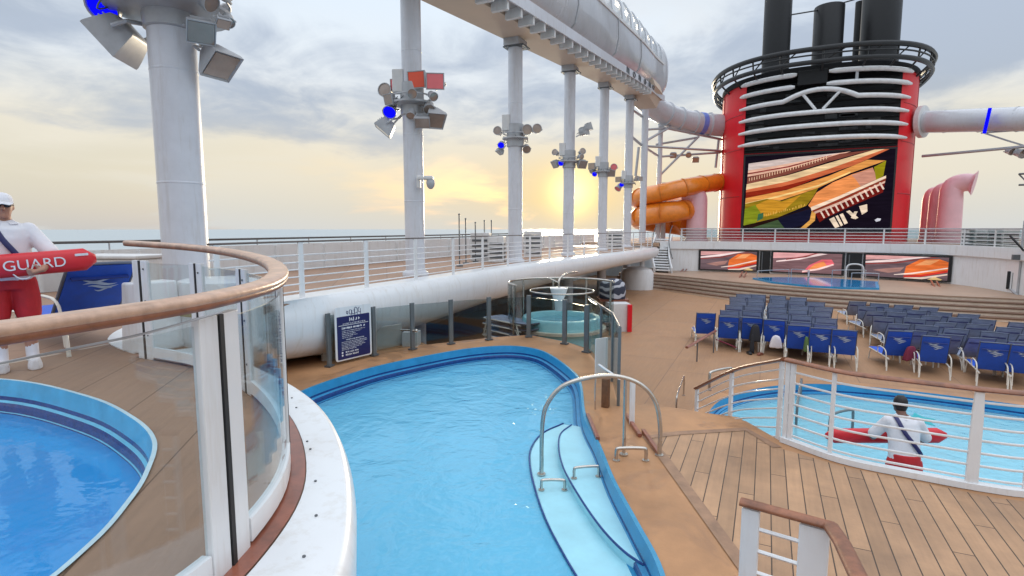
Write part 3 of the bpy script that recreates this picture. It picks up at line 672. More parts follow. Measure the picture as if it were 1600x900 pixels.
for (xa, ya, xb, yb), s in (((918, 650, 934, 688), 0), ((978, 650, 1000, 683), 0), ((1005, 675, 1030, 712), 0)):
    A, B = at(xa, ya, .004), at(xb, yb, .004); dd = B-A; c = (A+B)/2
    tag(MB().box((c.x, c.y, .025), (dd.length, .05, .05), math.atan2(dd.y, dd.x)).build('timber_kerb', WOODR, None, None, .006), ('short red brown timber kerb beside the tall pool handrail', 'red brown timber kerb near the white gate post', 'red brown timber kerb at the corner of the plank floor')[(xa > 950)+(xa > 1000)], 'kerb')
# ------------------------------------------------------------------ columns with floodlight rings
CX = -8.95
def floodlight(root, c, yaw, tilt, kind, size, lens):
    """housing with a yoke; lens a sub-part.  yaw = heading of the beam (deg, 0 = +x), tilt up."""
    rot = Matrix.Rotation(R(yaw), 4, 'Z') @ Matrix.Rotation(R(-tilt), 4, 'Y')
    mt = Matrix.Translation(c) @ rot
    mb = MB(); r = size/2; ry = Matrix.Rotation(R(90), 3, 'Y')
    if kind == 'can':
        mb.lathe([(r*.35, -r*1.5), (r*.75, -r*1.35), (r*.85, -.3*r), (r, 0), (r*1.02, r*.35), (r*.92, r*.35), (r*.9, r*.2)], n=18, rot=ry)
    elif kind == 'box':
        mb.loft([[(x*r, y*w*r, z*h*r) for y, z in ((-1, -1), (1, -1), (1, 1), (-1, 1))] for x, w, h in ((-.75, .6, .45), (-.6, .8, .65), (.1, 1.0, .85), (.5, 1.08, .95), (.62, 1.08, .95), (.62, .98, .86), (.5, .95, .84))])
        for k_ in range(3): mb.box((-.35*r+.2*r*k_, 0, .80*r+.05*r*k_), (.05*r, 1.5*r, .16*r))
    else:
        mb.loft([[(-r*1.0, y*.5*r, z*.5*r) for y, z in ((-1, -1), (1, -1), (1, 1), (-1, 1))], [(r*.6, y*r*1.1, z*r*1.1) for y, z in ((-1, -1), (1, -1), (1, 1), (-1, 1))], [(r*1.0, y*r*1.15, z*r*1.15) for y, z in ((-1, -1), (1, -1), (1, 1), (-1, 1))], [(r*.85, y*r*1.0, z*r*1.0) for y, z in ((-1, -1), (1, -1), (1, 1), (-1, 1))]])
    mb.tube([(-.3*r, -1.15*r, 0), (-.9*r, -1.15*r, -.2*r), (-1.5*r, 0, -.4*r), (-.9*r, 1.15*r, -.2*r), (-.3*r, 1.15*r, 0)], r*.10, 6)
    mb.tube([(-1.5*r, 0, -.4*r), (-2.3*r, 0, -.5*r)], r*.14, 6)
    fl = mb.xf(mt).build('floodlight', GREYL, root, 40)
    ln = MB()
    if kind == 'can': ln.lathe([(r*.9, r*.22), (.01, r*.26)], n=18, rot=ry)
    elif kind == 'box': ln.box((.56*r, 0, 0), (.02, r*1.88, r*1.64))
    else: ln.box((.87*r, 0, 0), (.02, r*1.95, r*1.95))
    ln.xf(mt).build('lens', lens, fl)
def column(a, x, dia, ztop, zl, label, lights, ring_r, head=True):
    t = thing('light_column', label, 'column', (x, a, UP), 'tall columns along the walkway')
    r = dia/2
    prf = [(r, LOW), (r, 1.2)]
    for hz_ in (3.4, 5.2, 7.4, 9.2):
        if hz_ < ztop-.5: prf += [(r, hz_-.02), (r+.006, hz_-.008), (r+.006, hz_+.008), (r, hz_+.02)]
    MB().lathe(prf+[(r, ztop)], (x, a, 0), 32).build('shaft', PALEW, t, 18)
    MB().lathe([(r+.09, UP), (r+.09, UP+.10), (r+.002, UP+.16)], (x, a, 0), 32).build('base_flange', PALEW, t, 60)
    if head:
        MB().box((x+.0, a, ztop-.14), (dia*1.15, dia*1.5, .28)).build('head_bracket', GREYL, t, None, .03)
        MB().box((x+.05, a, ztop-.30), (dia*1.5, dia*1.2, .05)).build('head_plate', GREYD, t)
    if zl:
        mb = MB()
        mb.lathe([(r+.01, zl-.10), (ring_r, zl-.05), (ring_r, zl), (r+.01, zl+.04)], (x, a, 0), 24)
        mb.lathe([(r+.01, zl-.35), (r+.05, zl-.33), (r+.05, zl+.5), (r+.01, zl+.52)], (x, a, 0), 24)
        mb.build('lamp_ring', GREYL, t, 40)
        MB().tube(arc3(x, a, zl+.16, ring_r-.04), .022, 6, True).build('ring_rail', GREYL, t, 60)
        MB().box((x-r-.02, a-r*.7, zl+.55), (.3, .3, .6), R(20)).build('junction_box', OFFW, t, None, .02)
        wr = MB(); rq = random.Random(int(a*10))
        for k in range(5):
            a0 = rq.uniform(0, 360)
            wr.tube(cat([(x+ring_r*.9*math.cos(R(a0)), a+ring_r*.9*math.sin(R(a0)), zl+.05), (x+ring_r*1.05*math.cos(R(a0+25)), a+ring_r*1.05*math.sin(R(a0+25)), zl-.15), (x+ring_r*.9*math.cos(R(a0+55)), a+ring_r*.9*math.sin(R(a0+55)), zl+.08)], 4), .014, 5)
        wr.build('cable', GREYD, t, 60)
        for yaw, dist, dz, tilt, kind, size, lens, aim in lights:
            c = Vector((x+dist*math.cos(R(yaw)), a+dist*math.sin(R(yaw)), zl+dz)); floodlight(t, c, aim, tilt, kind, size*1.12, lens)
    return t
def arc3(x, a, z, r, n=24): return [(x+r*math.cos(2*math.pi*k/n), a+r*math.sin(2*math.pi*k/n), z) for k in range(n)]
# bearing towards the camera is about -55 deg from +x on the near columns, -75 on the far ones; screen left is about 205
ca = [onx(p, CX) for p in (288, 648, 805, 888, 941, 980)]
def tz(a): return 9.75+.105*(a-19.4)
big = [(205, .85, -.45, -40, 'box', .62, LENS, 215), (210, 1.0, .02, -40, 'can', .46, BLUEG, 292), (-5, .80, -.45, -40, 'box', .34, LENS, -30), (25, .7, -.75, -50, 'horn', .40, LENS, 0), (0, .95, -.05, -30, 'can', .26, LENS, 10), (-40, .85, .12, -10, 'can', .28, LENS, -60), (150, .8, .1, 10, 'can', .3, LENS, 170), (60, .8, .1, 10, 'can', .3, LENS, 60), (10, 1.0, .22, 0, 'can', .30, LENS, 300), (-12, 1.02, .30, -15, 'box', .26, LENS, 320), (20, .98, -.22, -50, 'can', .18, LENS, 330), (-25, .98, .12, -25, 'can', .22, LENS, 290), (235, .95, .20, 5, 'can', .30, LENS, 250), (5, 1.1, -.32, -60, 'box', .18, LENS, 340)]
column(ca[0], CX, .70, 13.5, dep(268, 14, 9.25).z, 'thickest white column with floodlights, nearest the whirlpool terrace', big, .92, False)
mid = [(200, .75, .35, 5, 'can', .34, LENS, 285), (190, .42, .50, -5, 'box', .30, PINKGEL, 280), (-20, .30, .55, -8, 'box', .42, REDGEL, 280), (-5, .80, .45, -5, 'box', .40, PINKGEL, 300), (205, .62, -.22, -38, 'can', .34, BLUEG, 290), (200, .75, -.62, -50, 'box', .48, LENS, 215), (0, .70, -.40, -50, 'horn', .40, LENS, 320), (-30, .6, -.55, -55, 'box', .34, LENS, 300), (120, .6, .2, 10, 'can', .3, LENS, 120), (-55, .62, .10, -20, 'can', .24, LENS, 310), (-15, .85, .05, -30, 'can', .22, LENS, 330), (230, .60, .05, -15, 'box', .26, LENS, 260), (-10, .62, -.22, -45, 'can', .28, LENS, 310), (-60, .50, -.42, -50, 'can', .22, LENS, 290)]
column(ca[1], CX, .54, 13.0, dep(648, 158, 15.1).z, 'white column whose floodlights carry red and pink gels', mid, .58, False)
sml = [(190, .70, .30, 5, 'can', .30, LENS, 280), (200, .55, -.25, -30, 'can', .24, BLUEG, 290), (-10, .55, .25, 0, 'can', .36, LENS, 290), (0, .90, .28, 0, 'can', .32, LENS, 300), (-5, .50, -.45, -30, 'can', .28, LENS, 300), (180, .65, -.45, -55, 'box', .26, LENS, 230)]
column(ca[2], CX, .55, tz(ca[2])-.02, dep(805, 214, 21.2).z, 'white column with round floodlights, first to meet the underside of the flume', sml, .50)
sm2 = [(190, .70, .45, 10, 'can', .28, LENS, 260), (195, .65, -.10, -30, 'box', .36, LENS, 230), (230, .45, -.10, -25, 'can', .26, BLUEG, 275), (-5, .70, .42, 10, 'can', .28, LENS, 310), (0, .65, -.15, -30, 'box', .38, LENS, 320), (-20, .75, .15, -10, 'can', .24, LENS, 330), (-8, .75, 1.35, 20, 'box', .40, LENS, 60), (-2, .95, 1.55, 20, 'box', .36, LENS, 40)]
column(ca[3], CX, .54, tz(ca[3])-.02, dep(887, 252, 27.2).z, 'white column with two tiers of floodlights in front of the low sun', sm2, .55)
sm3 = [(190, .65, .30, 0, 'box', .36, LENS, 260), (200, .5, -.15, -30, 'can', .28, BLUEG, 270), (-5, .65, .2, 0, 'can', .36, PINKGEL, 285), (0, .45, -.1, -20, 'box', .4, LENS, 300), (185, .7, .05, -20, 'can', .3, LENS, 230)]
column(ca[4], CX, .53, tz(ca[4])-.02, dep(941, 269, 33.3).z, 'white column with a pink gelled lamp standing before the last flume support', sm3, .5)
sm4 = [(190, .65, .25, 0, 'box', .36, LENS, 260), (200, .45, -.1, -30, 'can', .30, BLUEG, 275), (-5, .6, .3, 10, 'can', .30, LENS, 300), (185, .7, -.35, -45, 'can', .42, PINKGEL, 240), (0, .8, .25, 5, 'box', .3, LENS, 320)]
column(ca[5], CX, .54, tz(ca[5])-.02, dep(980, 287, 39.2).z, 'white column beside the orange slide under the last flume support', sm4, .5)
cm_ = dep(664, 285, 14.9); sc_ = thing('security_camera', 'small white dome camera on a bracket of the second column', 'camera', tuple(cm_))
MB().box(cm_+Vector((.02, 0, .12)), (.42, .22, .10), R(25)).box(cm_+Vector((-.2, 0, .02)), (.10, .2, .35), R(25)).build('bracket', OFFW, sc_, None, .03)
MB().lathe([(.10, .02), (.12, -.06), (.10, -.16), (.05, -.22), (.01, -.23)], tuple(cm_+Vector((.14, .06, .05))), 16).build('dome', GREYL, sc_, 60)
# ------------------------------------------------------------------ water coaster flume on the columns
fm = thing('flume', 'long pale water slide flume carried on the columns, with a windowed upper side', 'water slide', (CX, 25, 10))
fpath = [(CX, y, tz(y)) for y in (-2, 4, 10, 15, 20, 25, 30, 35, 38)]
turn = cat([(CX, 35, tz(35)), (CX-.1, 37.6, tz(37.6)), (CX-.1, 39.6, tz(39.6)-.1), (CX+.25, 41.4, tz(41)-.4)], 4)
fp = cat(fpath[:-1], 4)[:-1]+turn
def pr(*a): return list(a)
MB().sweep(fp, [(-.35, 0), (1.0, 0), (1.0, .12), (1.12, .55), (-.45, .55), (-.35, .12)]).build('trough', TROUGH, fm, 30)
MB().sweep(fp, [(1.02, .10), (1.62, .22), (1.62, .36), (1.02, .30)]).build('service_ledge', GREYL, fm, 30)
for y in range(8, 38, 1): MB().box((CX+1.32, y+.5, tz(y+.5)+.02), (.55, .14, .34)).build('bracket', OFFW, fm)
kp = MB().sweep(fp, [(1.60, .10), (1.66, .10), (1.66, .48), (1.60, .48)]); kp.build('kick_plate', PALEW, fm)
MB().sweep(fp, [(1.12, .5), (1.50, .9), (1.64, 1.6), (1.60, 2.6), (1.52, 2.6), (1.55, 1.6), (1.35, .95), (1.0, .56)]).build('side_wall', TUBEG, fm, 40)
MB().sweep(fp, [(-.45, .5), (-.6, 1.4), (-.55, 2.2), (-.5, 2.2), (-.52, 1.4), (-.38, .56)]).build('outer_wall', TUBEG, fm, 40)
PANE, _n, _o = newmat('pale_plastic_pane'); _t = node(_n, 'BsdfTransparent'); _d = node(_n, 'BsdfPrincipled', Roughness=.2); _d.inputs['Base Color'].default_value = (.80, .83, .86, 1); _x = node(_n, 'MixShader'); _x.inputs[0].default_value = .5
_tl = node(_n, 'BsdfTranslucent'); _tl.inputs['Color'].default_value = (.85, .88, .9, 1); _y = node(_n, 'MixShader'); _y.inputs[0].default_value = .5
_n.links.new(_d.outputs[0], _y.inputs[1]); _n.links.new(_tl.outputs[0], _y.inputs[2]); _n.links.new(_t.outputs[0], _x.inputs[1]); _n.links.new(_y.outputs[0], _x.inputs[2]); _n.links.new(_x.outputs[0], _o.inputs[0])
wp = [(1.57, 2.6), (1.46, 3.5), (1.1, 4.15), (.4, 4.4), (.4, 4.37), (1.07, 4.12), (1.43, 3.48), (1.54, 2.6)]
MB().sweep(fp, wp).build('roof_pane', PANE, fm, 50)
LFm = plen(fp)[-1]; q = 6.5
rbp = [(1.62, 2.55), (1.50, 3.53), (1.12, 4.19), (.4, 4.44), (-.25, 4.0), (-.56, 2.2), (-.50, 2.2), (-.20, 3.94), (.4, 4.39), (1.06, 4.13), (1.42, 3.48), (1.53, 2.55)]
while q < LFm-.1:
    MB().sweep(cut(fp, q, min(LFm, q+.62)), rbp).build('window_rib', TUBEG, fm, 40); q += 2.1
MB().sweep(fp, [(.3, 4.38), (.5, 4.38), (.5, 4.48), (.3, 4.48)]).build('ridge_rail', TUBEG, fm)
MB().sweep(fp, [(1.50, 2.52), (1.66, 2.52), (1.66, 2.66), (1.50, 2.66)]).build('sill_rail', OFFW, fm)
sm = MB()
for y in (8, 15.5, 22, 28.5, 34): sm.tube([(CX+1.14, y, tz(y)+.55), (CX+1.53, y, tz(y)+.9), (CX+1.67, y, tz(y)+1.6), (CX+1.63, y, tz(y)+2.6)], .035, 6)
sm.build('seam', GREYL, fm)
ep = MB(); zc = tz(38)
for k, y in enumerate((30.6, 32.1, 33.6, 35.1, 36.6, 37.8)):
    X = CX+1.675; Z = tz(y)+.29
    if k % 2 == 1: ep.tube([(X, y+.28*math.cos(R(t)), Z+.13*math.sin(R(t))) for t in range(0, 360, 30)], .035, 5, True)
    else:
        for d in (-.25, .0, .25): ep.box((X, y+d, Z), (.03, .09, .28))
        ep.box((X, y, Z+.12*(-1)**k), (.03, .5, .07))
ep.build('slot_marking', GREYD, fm)
MB().loft([[(CX+o, 38.3, tz(38.3)+h) for o, h in ((-.5, 0), (1.2, -.05), (1.7, .5), (1.5, 1.0), (-.5, 1.0))], [(CX+o+.4, 40.6, tz(38.3)+h) for o, h in ((-.3, -.5), (1.0, -.55), (1.4, .4), (1.2, 1.0), (-.3, 1.0))]]).build('end_box', TROUGH, fm, 30)
fe_, fa_ = along(fp, plen(fp)[-1]-.02); hd_ = Vector((math.cos(fa_), math.sin(fa_), 0)); nr_ = Vector((math.sin(fa_), -math.cos(fa_), 0))
tc0 = Vector((fe_.x, fe_.y, fe_.z))+nr_*.5+Vector((0, 0, 2.35))
tpts = cat([tuple(tc0-hd_*.3), tuple(tc0+hd_*.5+Vector((.05, 0, -.1))), tuple(dep(1003, 128, 44.2)), tuple(dep(1006, 152, 44.8)), tuple(dep(1028, 172, 46))], 6); rgs = []
for k, p in enumerate(tpts):
    p = Vector(p); a_ = Vector(tpts[max(0, k-1)]); b_ = Vector(tpts[min(len(tpts)-1, k+1)]); t_ = (b_-a_).normalized(); u_ = t_.cross(Vector((0, 0, 1))).normalized(); w_ = u_.cross(t_); f_ = min(1, k/(len(tpts)*.7)); f_ = f_*f_*(3-2*f_)
    ru_, rw_ = 1.06*(1-f_)+.92*f_, 1.95*(1-f_)+.92*f_
    rgs.append([p+u_*ru_*math.copysign(abs(math.cos(q_))**(.75+.25*f_), math.cos(q_))+w_*rw_*math.copysign(abs(math.sin(q_))**(.75+.25*f_), math.sin(q_)) for q_ in [2*math.pi*i_/24 for i_ in range(24)]])
MB().loft(rgs).build('transition', TUBEG, fm, 50)
tb2 = thing('slide_tube', 'round grey slide tube curving from the flume into the funnel', 'water slide', tuple(dep(1060, 185, 47)))
tpth = cat([tuple(dep(1010, 158, 45.1)), tuple(dep(1028, 172, 46)), tuple(dep(1060, 186, 47.2)), tuple(dep(1100, 194, 48)), tuple(dep(1150, 197, 48.5)), tuple(dep(1185, 197, 50))], 6)
MB().tube(tpth, .92, 20).build('tube', TUBEG, tb2, 60)
fl = MB(); Lt = plen(tpth)[-1]
for k in range(7):
    p, a = along(tpth, Lt*(.2+.12*k)); d = along(tpth, Lt*(.2+.12*k)+.2)[0]-p; d.normalize(); fl.tube([p-d*.05, p+d*.05], 1.02, 20)
fl.build('flange', TUBEG, tb2, 40)
for k, c in ((.50, 0), (.70, 1)):
    p, a = along(tpth, Lt*k); d = along(tpth, Lt*k+.2)[0]-p; d.normalize(); MB().tube([p-d*.22, p+d*.22], .95, 20).build('blue_reflection', M('blue_reflection_paint%d' % c, (.16, .24, .66), .3), tb2, 60)  # blue lamp light reflected on the tube, painted as coloured rings
tb3 = thing('slide_tube', 'straight grey slide tube leaving the starboard side of the funnel', 'water slide', tuple(dep(1520, 188, 38)))
tp3 = [dep(1400, 190, 43.5), dep(1450, 190.5, 40.6), dep(1520, 188, 38), dep(1600, 186, 35.4), dep(1700, 183, 32.5)]
MB().tube(cat([tuple(p) for p in tp3], 4), .76, 20).build('tube', TUBEG, tb3, 60)
for px_ in (1476, 1530, 1590):
    t = (px_-1450)/150; p = dep(px_, 190.5-4.5*t, 40.6-5.2*t); MB().tube([p+Vector((-.04, .03, 0)), p+Vector((.04, -.03, 0))], .80, 20).build('flange', GREYL, tb3, 40)
c1_ = dep(1440, 190.5, 41); MB().tube([c1_+Vector((-.1, .06, 0)), c1_+Vector((.16, -.1, 0))], 1.15, 24).build('collar', OFFW, tb3, 40)
pb = [dep(1538, 208, 36.2), dep(1547, 169, 36.2)]; tag(MB().tube([pb[0], pb[1]], .10, 8).build('lamp_strip', BLUEG), 'thin glowing blue light strip across the starboard slide tube', 'light strip')
bm_ = thing('lighting_boom', 'thin steel boom with spotlights reaching from the funnel under the tube', 'boom', tuple(dep(1520, 237, 38)))
MB().tube([dep(1441, 244, 41), dep(1600, 229, 35.4), dep(1680, 222, 33)], .10, 8).tube([dep(1535, 207, 37.3), dep(1575, 220, 36.3), dep(1625, 235, 34.8)], .06, 6).tube([dep(1533, 208, 37.4), dep(1640, 200, 34.2)], .05, 6).build('boom', GREYL, bm_, 60)
for X, Y, D, s in ((1580, 237, 36, .45), (1597, 240, 35.5, .6), (1612, 238, 35, .5)): floodlight(bm_, dep(X, Y, D), -60, -20, 'can', s, LENS)
tr = MB(); A_, B_ = dep(1592, 272, 35.5), dep(1625, 270, 34.6); C_, D_ = dep(1592, 289, 35.5), dep(1625, 288, 34.6)
tr.tube([A_, B_], .07, 6).tube([C_, D_], .07, 6).tube([A_, (C_+D_)/2, B_], .05, 6); tr.build('truss', GREYD, bm_)
# steel frame under the tube
sf = thing('support_frame', 'slender white steel frame of posts and diagonal struts between the columns and the funnel', 'frame', tuple(dep(1003, 380, 43)))
for X, Y0, Y1, D, r_ in ((1003, 388, 172, 43, .26), (1027, 384, 190, 47, .20)):
    p0, p1 = dep(X, Y0, D), dep(X-2, Y1, D); p0.z = UP; p1.x, p1.y = p0.x, p0.y; MB().cyl(p0, p1, r_, 14).build('post', PALEW, sf, 60)
for q in (((985, 212, 42), (1004, 228, 43)), ((998, 230, 42), (993, 275, 42)), ((1004, 203, 43), (1045, 200, 46.5)), ((1006, 222, 43), (1048, 198, 46.5)), ((1004, 228, 43), (1130, 236, 48)), ((1028, 245, 47), (1130, 238, 48)), ((1027, 278, 47), (1092, 213, 47.5)), ((1004, 228, 43), (1027, 243, 47)), ((1030, 198, 46), (1128, 218, 48.5)), ((1025, 226, 47), (1090, 215, 47.5)), ((1118, 262, 48.5), (1123, 218, 48.5)), ((985, 170, 41), (1003, 182, 43))):
    MB().tube([dep(*p) for p in q], .10, 6).build('strut', GREYL, sf, 60)
for X, Y, k in ((1052, 238, 'box'), (1076, 238, 'can'), (1087, 245, 'box')): floodlight(sf, dep(X, Y+4, 47.3), -80, -30, k, .5, LENS)
# ------------------------------------------------------------------ funnel
FX, FY, FA, FB, FE = 3.0, 54.6, 7.1, 8.7, 2.5
def fsup(t, k=1.): c, s = math.cos(t), math.sin(t); return (FX+FA*k*math.copysign(abs(c)**(2/FE), c), FY+FB*k*math.copysign(abs(s)**(2/FE), s))
def ffront(x, k=1.):                                  # bow-side face of the outline at x
    q = min(1, abs((x-FX)/(FA*k))); return FY-FB*k*(1-q**FE)**(1/FE)
XL, XR = -1.95, 8.2
ZT = 13.85
fu = thing('ship_funnel', 'big red and black ship funnel with white curved bars and a giant picture screen', 'funnel', (FX, FY, FUN))
pts = []
N = 90
for k in range(N):
    x, y = fsup(2*math.pi*k/N); pts.append((x, y))
yb = ffront(XL)+.35
body = []
for x, y in pts:
    if y < FY and XL-.02 < x < XR+.02: continue
    body.append((x, y))
# order starts at +x side going counter-clockwise; the gap is the front, closed by the recessed panel
i0 = next(i for i, p in enumerate(body) if p[1] < FY and p[0] < XL)
seq = body
out_ = []
for i, p in enumerate(seq):
    out_.append(p)
    j = seq[(i+1) % len(seq)]
    if p[0] <= XL and j[0] >= XR and p[1] < FY: out_ += [(XL, ffront(XL)), (XL, yb), (XR, yb), (XR, ffront(XR))]
MB().prism(out_, FUN-.02, ZT).build('body', RED, fu, 30)
MB().prism([(FX+(x-FX)*1.012, FY+(y-FY)*1.012) for x, y in pts], ZT+.003, ZT+.42).build('top_deck', FUNBLK, fu, 30)
MB().box(((XL+XR)/2, yb-.05, (8.55+ZT)/2), (XR-XL-.02, .08, ZT-8.56)).build('louvre_panel', FUNBLK, fu)
lv = MB()
for k in range(11): lv.box(((XL+XR)/2, yb-.16, 8.75+k*.47), (XR-XL-.1, .16, .05), rot=Matrix.Rotation(R(-30), 3, 'X'))
rgf = random.Random(9)
for k in range(46):
    lv.box((rgf.uniform(XL+.4, XR-.4), yb-.14, rgf.uniform(8.8, ZT-.3)), (rgf.uniform(.3, 1.5), .12, rgf.uniform(.12, .35)))
lv.build('louvres', M('funnel_louvres', (.035, .037, .04), .3, .3, var=.5), fu)
BAR = M('white_bar', (.70, .71, .72), .3, coat=.3)
def bar(z, x0, x1, dz0=0., lift=None):
    p = []
    n = 26
    for k in range(n+1):
        x = x0+(x1-x0)*k/n; zz = z+(lift(x) if lift else 0); p.append((x, ffront(x, 1.012)-.12, zz))
    r = [.22*min(1, .55+min(k, n-k)*.25) for k in range(n+1)]
    MB().tube(p, r, 8, flat=.8).build('bar', BAR, fu, 60)
zb = [9.12, 10.05, 10.98, 11.92, 12.88, 13.72]
for z in zb[:3]: bar(z, -2.35, 8.7)
def hump(x): t = (x-3.0)/2.3; return .62*max(0, 1-t*t) if abs(t) < 1 else 0
bar(zb[3], -2.35, 8.75, lift=hump)
bar(zb[4], -2.35, 1.35); bar(zb[4], 3.35, 8.8); bar(zb[5], -2.3, 1.45); bar(zb[5], 3.45, 8.85)
for x0, x1 in ((1.9, 2.75), (4.2, 3.2)):
    MB().tube([(x0, ffront(x0, 1.012)-.16, zb[3]+.35), (x1, ffront(x1, 1.012)-.16, zb[2]+.15)], .11, 6).build('brace', BAR, fu, 60)
MB().box((2.45, ffront(2.4)-.0, (zb[3]+ZT)/2+.55), (1.9, .5, ZT-zb[3]-.9)).build('centre_panel', FUNBLK, fu, None, .05)
MB().box((5.2, ffront(5.2)-.1, zb[4]+.45), (.18, .2, .7)).build('bracket', GREYL, fu)
# wide screen
ST, SB = 8.45, 2.35
MB().box(((XL+XR)/2, yb-.16, (ST+SB)/2), (XR-XL-.04, .30, ST-SB)).build('screen_frame', BLACK, fu)
pal = {}
def emit_noise(name, col, s):
    m, nt, out = newmat(name); e = node(nt, 'Emission'); e.inputs['Color'].default_value = (*col, 1)
    mp = node(nt, 'Mapping'); mp.inputs['Rotation'].default_value = (0, R(-20), 0); mp.inputs['Scale'].default_value = (.5, 1, 4.5); nt.links.new(pos(nt), mp.inputs['Vector'])
    n = node(nt, 'TexNoise', Scale=1.2, Detail=6., Roughness=.65); nt.links.new(mp.outputs[0], n.inputs['Vector'])
    r = node(nt, 'MapRange'); r.inputs['From Min'].default_value = .3; r.inputs['From Max'].default_value = .7; r.inputs['To Min'].default_value = s*.55; r.inputs['To Max'].default_value = s*1.2
    nt.links.new(n.outputs['Fac'], r.inputs['Value']); nt.links.new(r.outputs[0], e.inputs['Strength']); nt.links.new(e.outputs[0], out.inputs[0]); return m
def em(rgb, s=.85):
    if rgb not in pal: pal[rgb] = emit_noise('screen_%02x%02x%02x' % rgb, s2l(rgb), s)
    return pal[rgb]
def picture(polys, place, name, parent, step=.006):
    mats, mb, li = [], MB(), {}
    for k, (rgb, pl) in enumerate(polys):
        if rgb not in li: li[rgb] = len(mats); mats.append(em(rgb))
        tri = tessellate_polygon([[Vector((x, y, 0)) for x, y in pl]])
        mb.add([place(x, y, step*k) for x, y in pl], tri, li[rgb])
    return mb.build(name, mats, parent)
def sw(pts, w0, w1): return pts
big_pic = [((24, 18, 30), [(60, 60), (1530, 40), (1480, 830), (58, 830)]),
 ((215, 196, 190), [(100, 135), (560, 92), (1010, 72), (600, 165), (95, 235)]), ((240, 190, 165), [(98, 205), (600, 140), (1010, 72), (1100, 62), (640, 190), (92, 268)]),
 ((150, 66, 60), [(95, 232), (500, 178), (900, 92), (930, 92), (520, 190), (95, 246)]), ((132, 74, 62), [(92, 270), (500, 206), (1000, 80), (1300, 50), (900, 150), (500, 262), (88, 345)]),
 ((242, 208, 160), [(86, 345), (500, 270), (900, 165), (1310, 48), (1400, 45), (900, 225), (500, 335), (80, 405)]), ((214, 110, 70), [(84, 402), (500, 332), (900, 222), (1400, 48), (1440, 60), (1150, 190), (800, 300), (450, 380), (80, 430)]),
 ((150, 44, 26), [(80, 430), (450, 380), (820, 292), (560, 400), (80, 490)]), ((236, 160, 84), [(78, 490), (500, 415), (900, 290), (1250, 150), (1412, 165), (1100, 270), (800, 405), (420, 525), (74, 548)]),
 ((255, 214, 140), [(78, 540), (420, 470), (800, 375), (1100, 255), (1100, 268), (800, 392), (420, 488), (76, 552)]), ((152, 124, 30), [(76, 548), (300, 500), (450, 525), (806, 404), (762, 490), (700, 575), (420, 690), (65, 772)]),
 ((206, 146, 44), [(190, 560), (320, 505), (450, 535), (640, 470), (480, 620), (300, 680), (210, 640)]), ((132, 142, 34), [(72, 600), (180, 560), (240, 640), (190, 745), (62, 772)]), ((60, 108, 78), [(215, 655), (270, 640), (265, 700), (205, 730)]),
 ((246, 152, 88), [(716, 575), (790, 450), (940, 355), (1110, 285), (1300, 225), (1345, 335), (1000, 490), (740, 598)]), ((214, 150, 128), [(1110, 290), (1300, 228), (1345, 335), (1200, 400), (1150, 330)]), ((156, 146, 26), [(1310, 222), (1415, 165), (1396, 310), (1335, 345)]),
 ((40, 22, 18), [(62, 775), (400, 700), (740, 598), (760, 625), (400, 735), (150, 800), (62, 810)]), ((26, 26, 48), [(420, 700), (740, 605), (760, 680), (700, 760), (560, 800), (450, 790)]),
 ((255, 226, 200), [(740, 592), (1000, 490), (1420, 305), (1420, 330), (1000, 520), (750, 628)]), ((150, 60, 40), [(752, 628), (1000, 522), (1420, 332), (1418, 352), (1010, 545), (770, 640)]), ((235, 190, 170), [(770, 640), (1010, 545), (1416, 354), (1412, 375), (1010, 570), (790, 655)]),
 ((118, 30, 24), [(790, 655), (1010, 570), (1412, 378), (1400, 462), (1100, 600), (905, 692), (830, 742)]), ((228, 166, 84), [(752, 628), (790, 655), (786, 725), (700, 802), (645, 802), (736, 720)]), ((70, 90, 60), [(150, 798), (420, 715), (490, 802)])]
for k in range(13):
    x = 830+k*44; y = 655-k*22; big_pic.append(((238, 214, 196), [(x, y-18), (x+14, y-24), (x+52, y+40), (x+38, y+48)]))
for q in ([(920, 712), (965, 690), (1020, 785), (980, 800)], [(978, 684), (1000, 674), (1052, 770), (1032, 782)], [(1015, 668), (1045, 655), (1095, 750), (1065, 765)], [(1075, 640), (1105, 628), (1190, 700), (1160, 715)], [(1120, 700), (1150, 640), (1180, 640), (1150, 712)], [(1190, 590), (1262, 572), (1268, 640), (1220, 672)]): big_pic.append(((250, 226, 200), q))
big_pic.append(((220, 220, 230), [(1335, 722), (1360, 706), (1392, 710), (1385, 730), (1350, 740)]))
for k in range(30):
    x = 110+k*26; y = 300-k*5.2-k*k*.04; big_pic.append(((246, 206, 170), [(x, y-14), (x+7, y-15), (x+7, y+16), (x, y+18)]))
for k in range(20):
    x = 280+k*21+rgf.randint(-5, 5); y = 680-k*5.2; h = rgf.randint(10, 30); big_pic.append(((246, 190, 90), [(x, y-h), (x+5, y-h), (x+7, y), (x, y+3)]))
def bigplace(x, y, d):
    u = max(.004, min(.996, (x-60-(y-60)*-.02)/1440)); v = max(.004, min(.996, (830-y)/775)); return (XL+.1+u*(XR-XL-.2), yb-.32-d, SB+.1+v*(ST-SB-.2))
picture(big_pic, bigplace, 'screen_picture', fu)
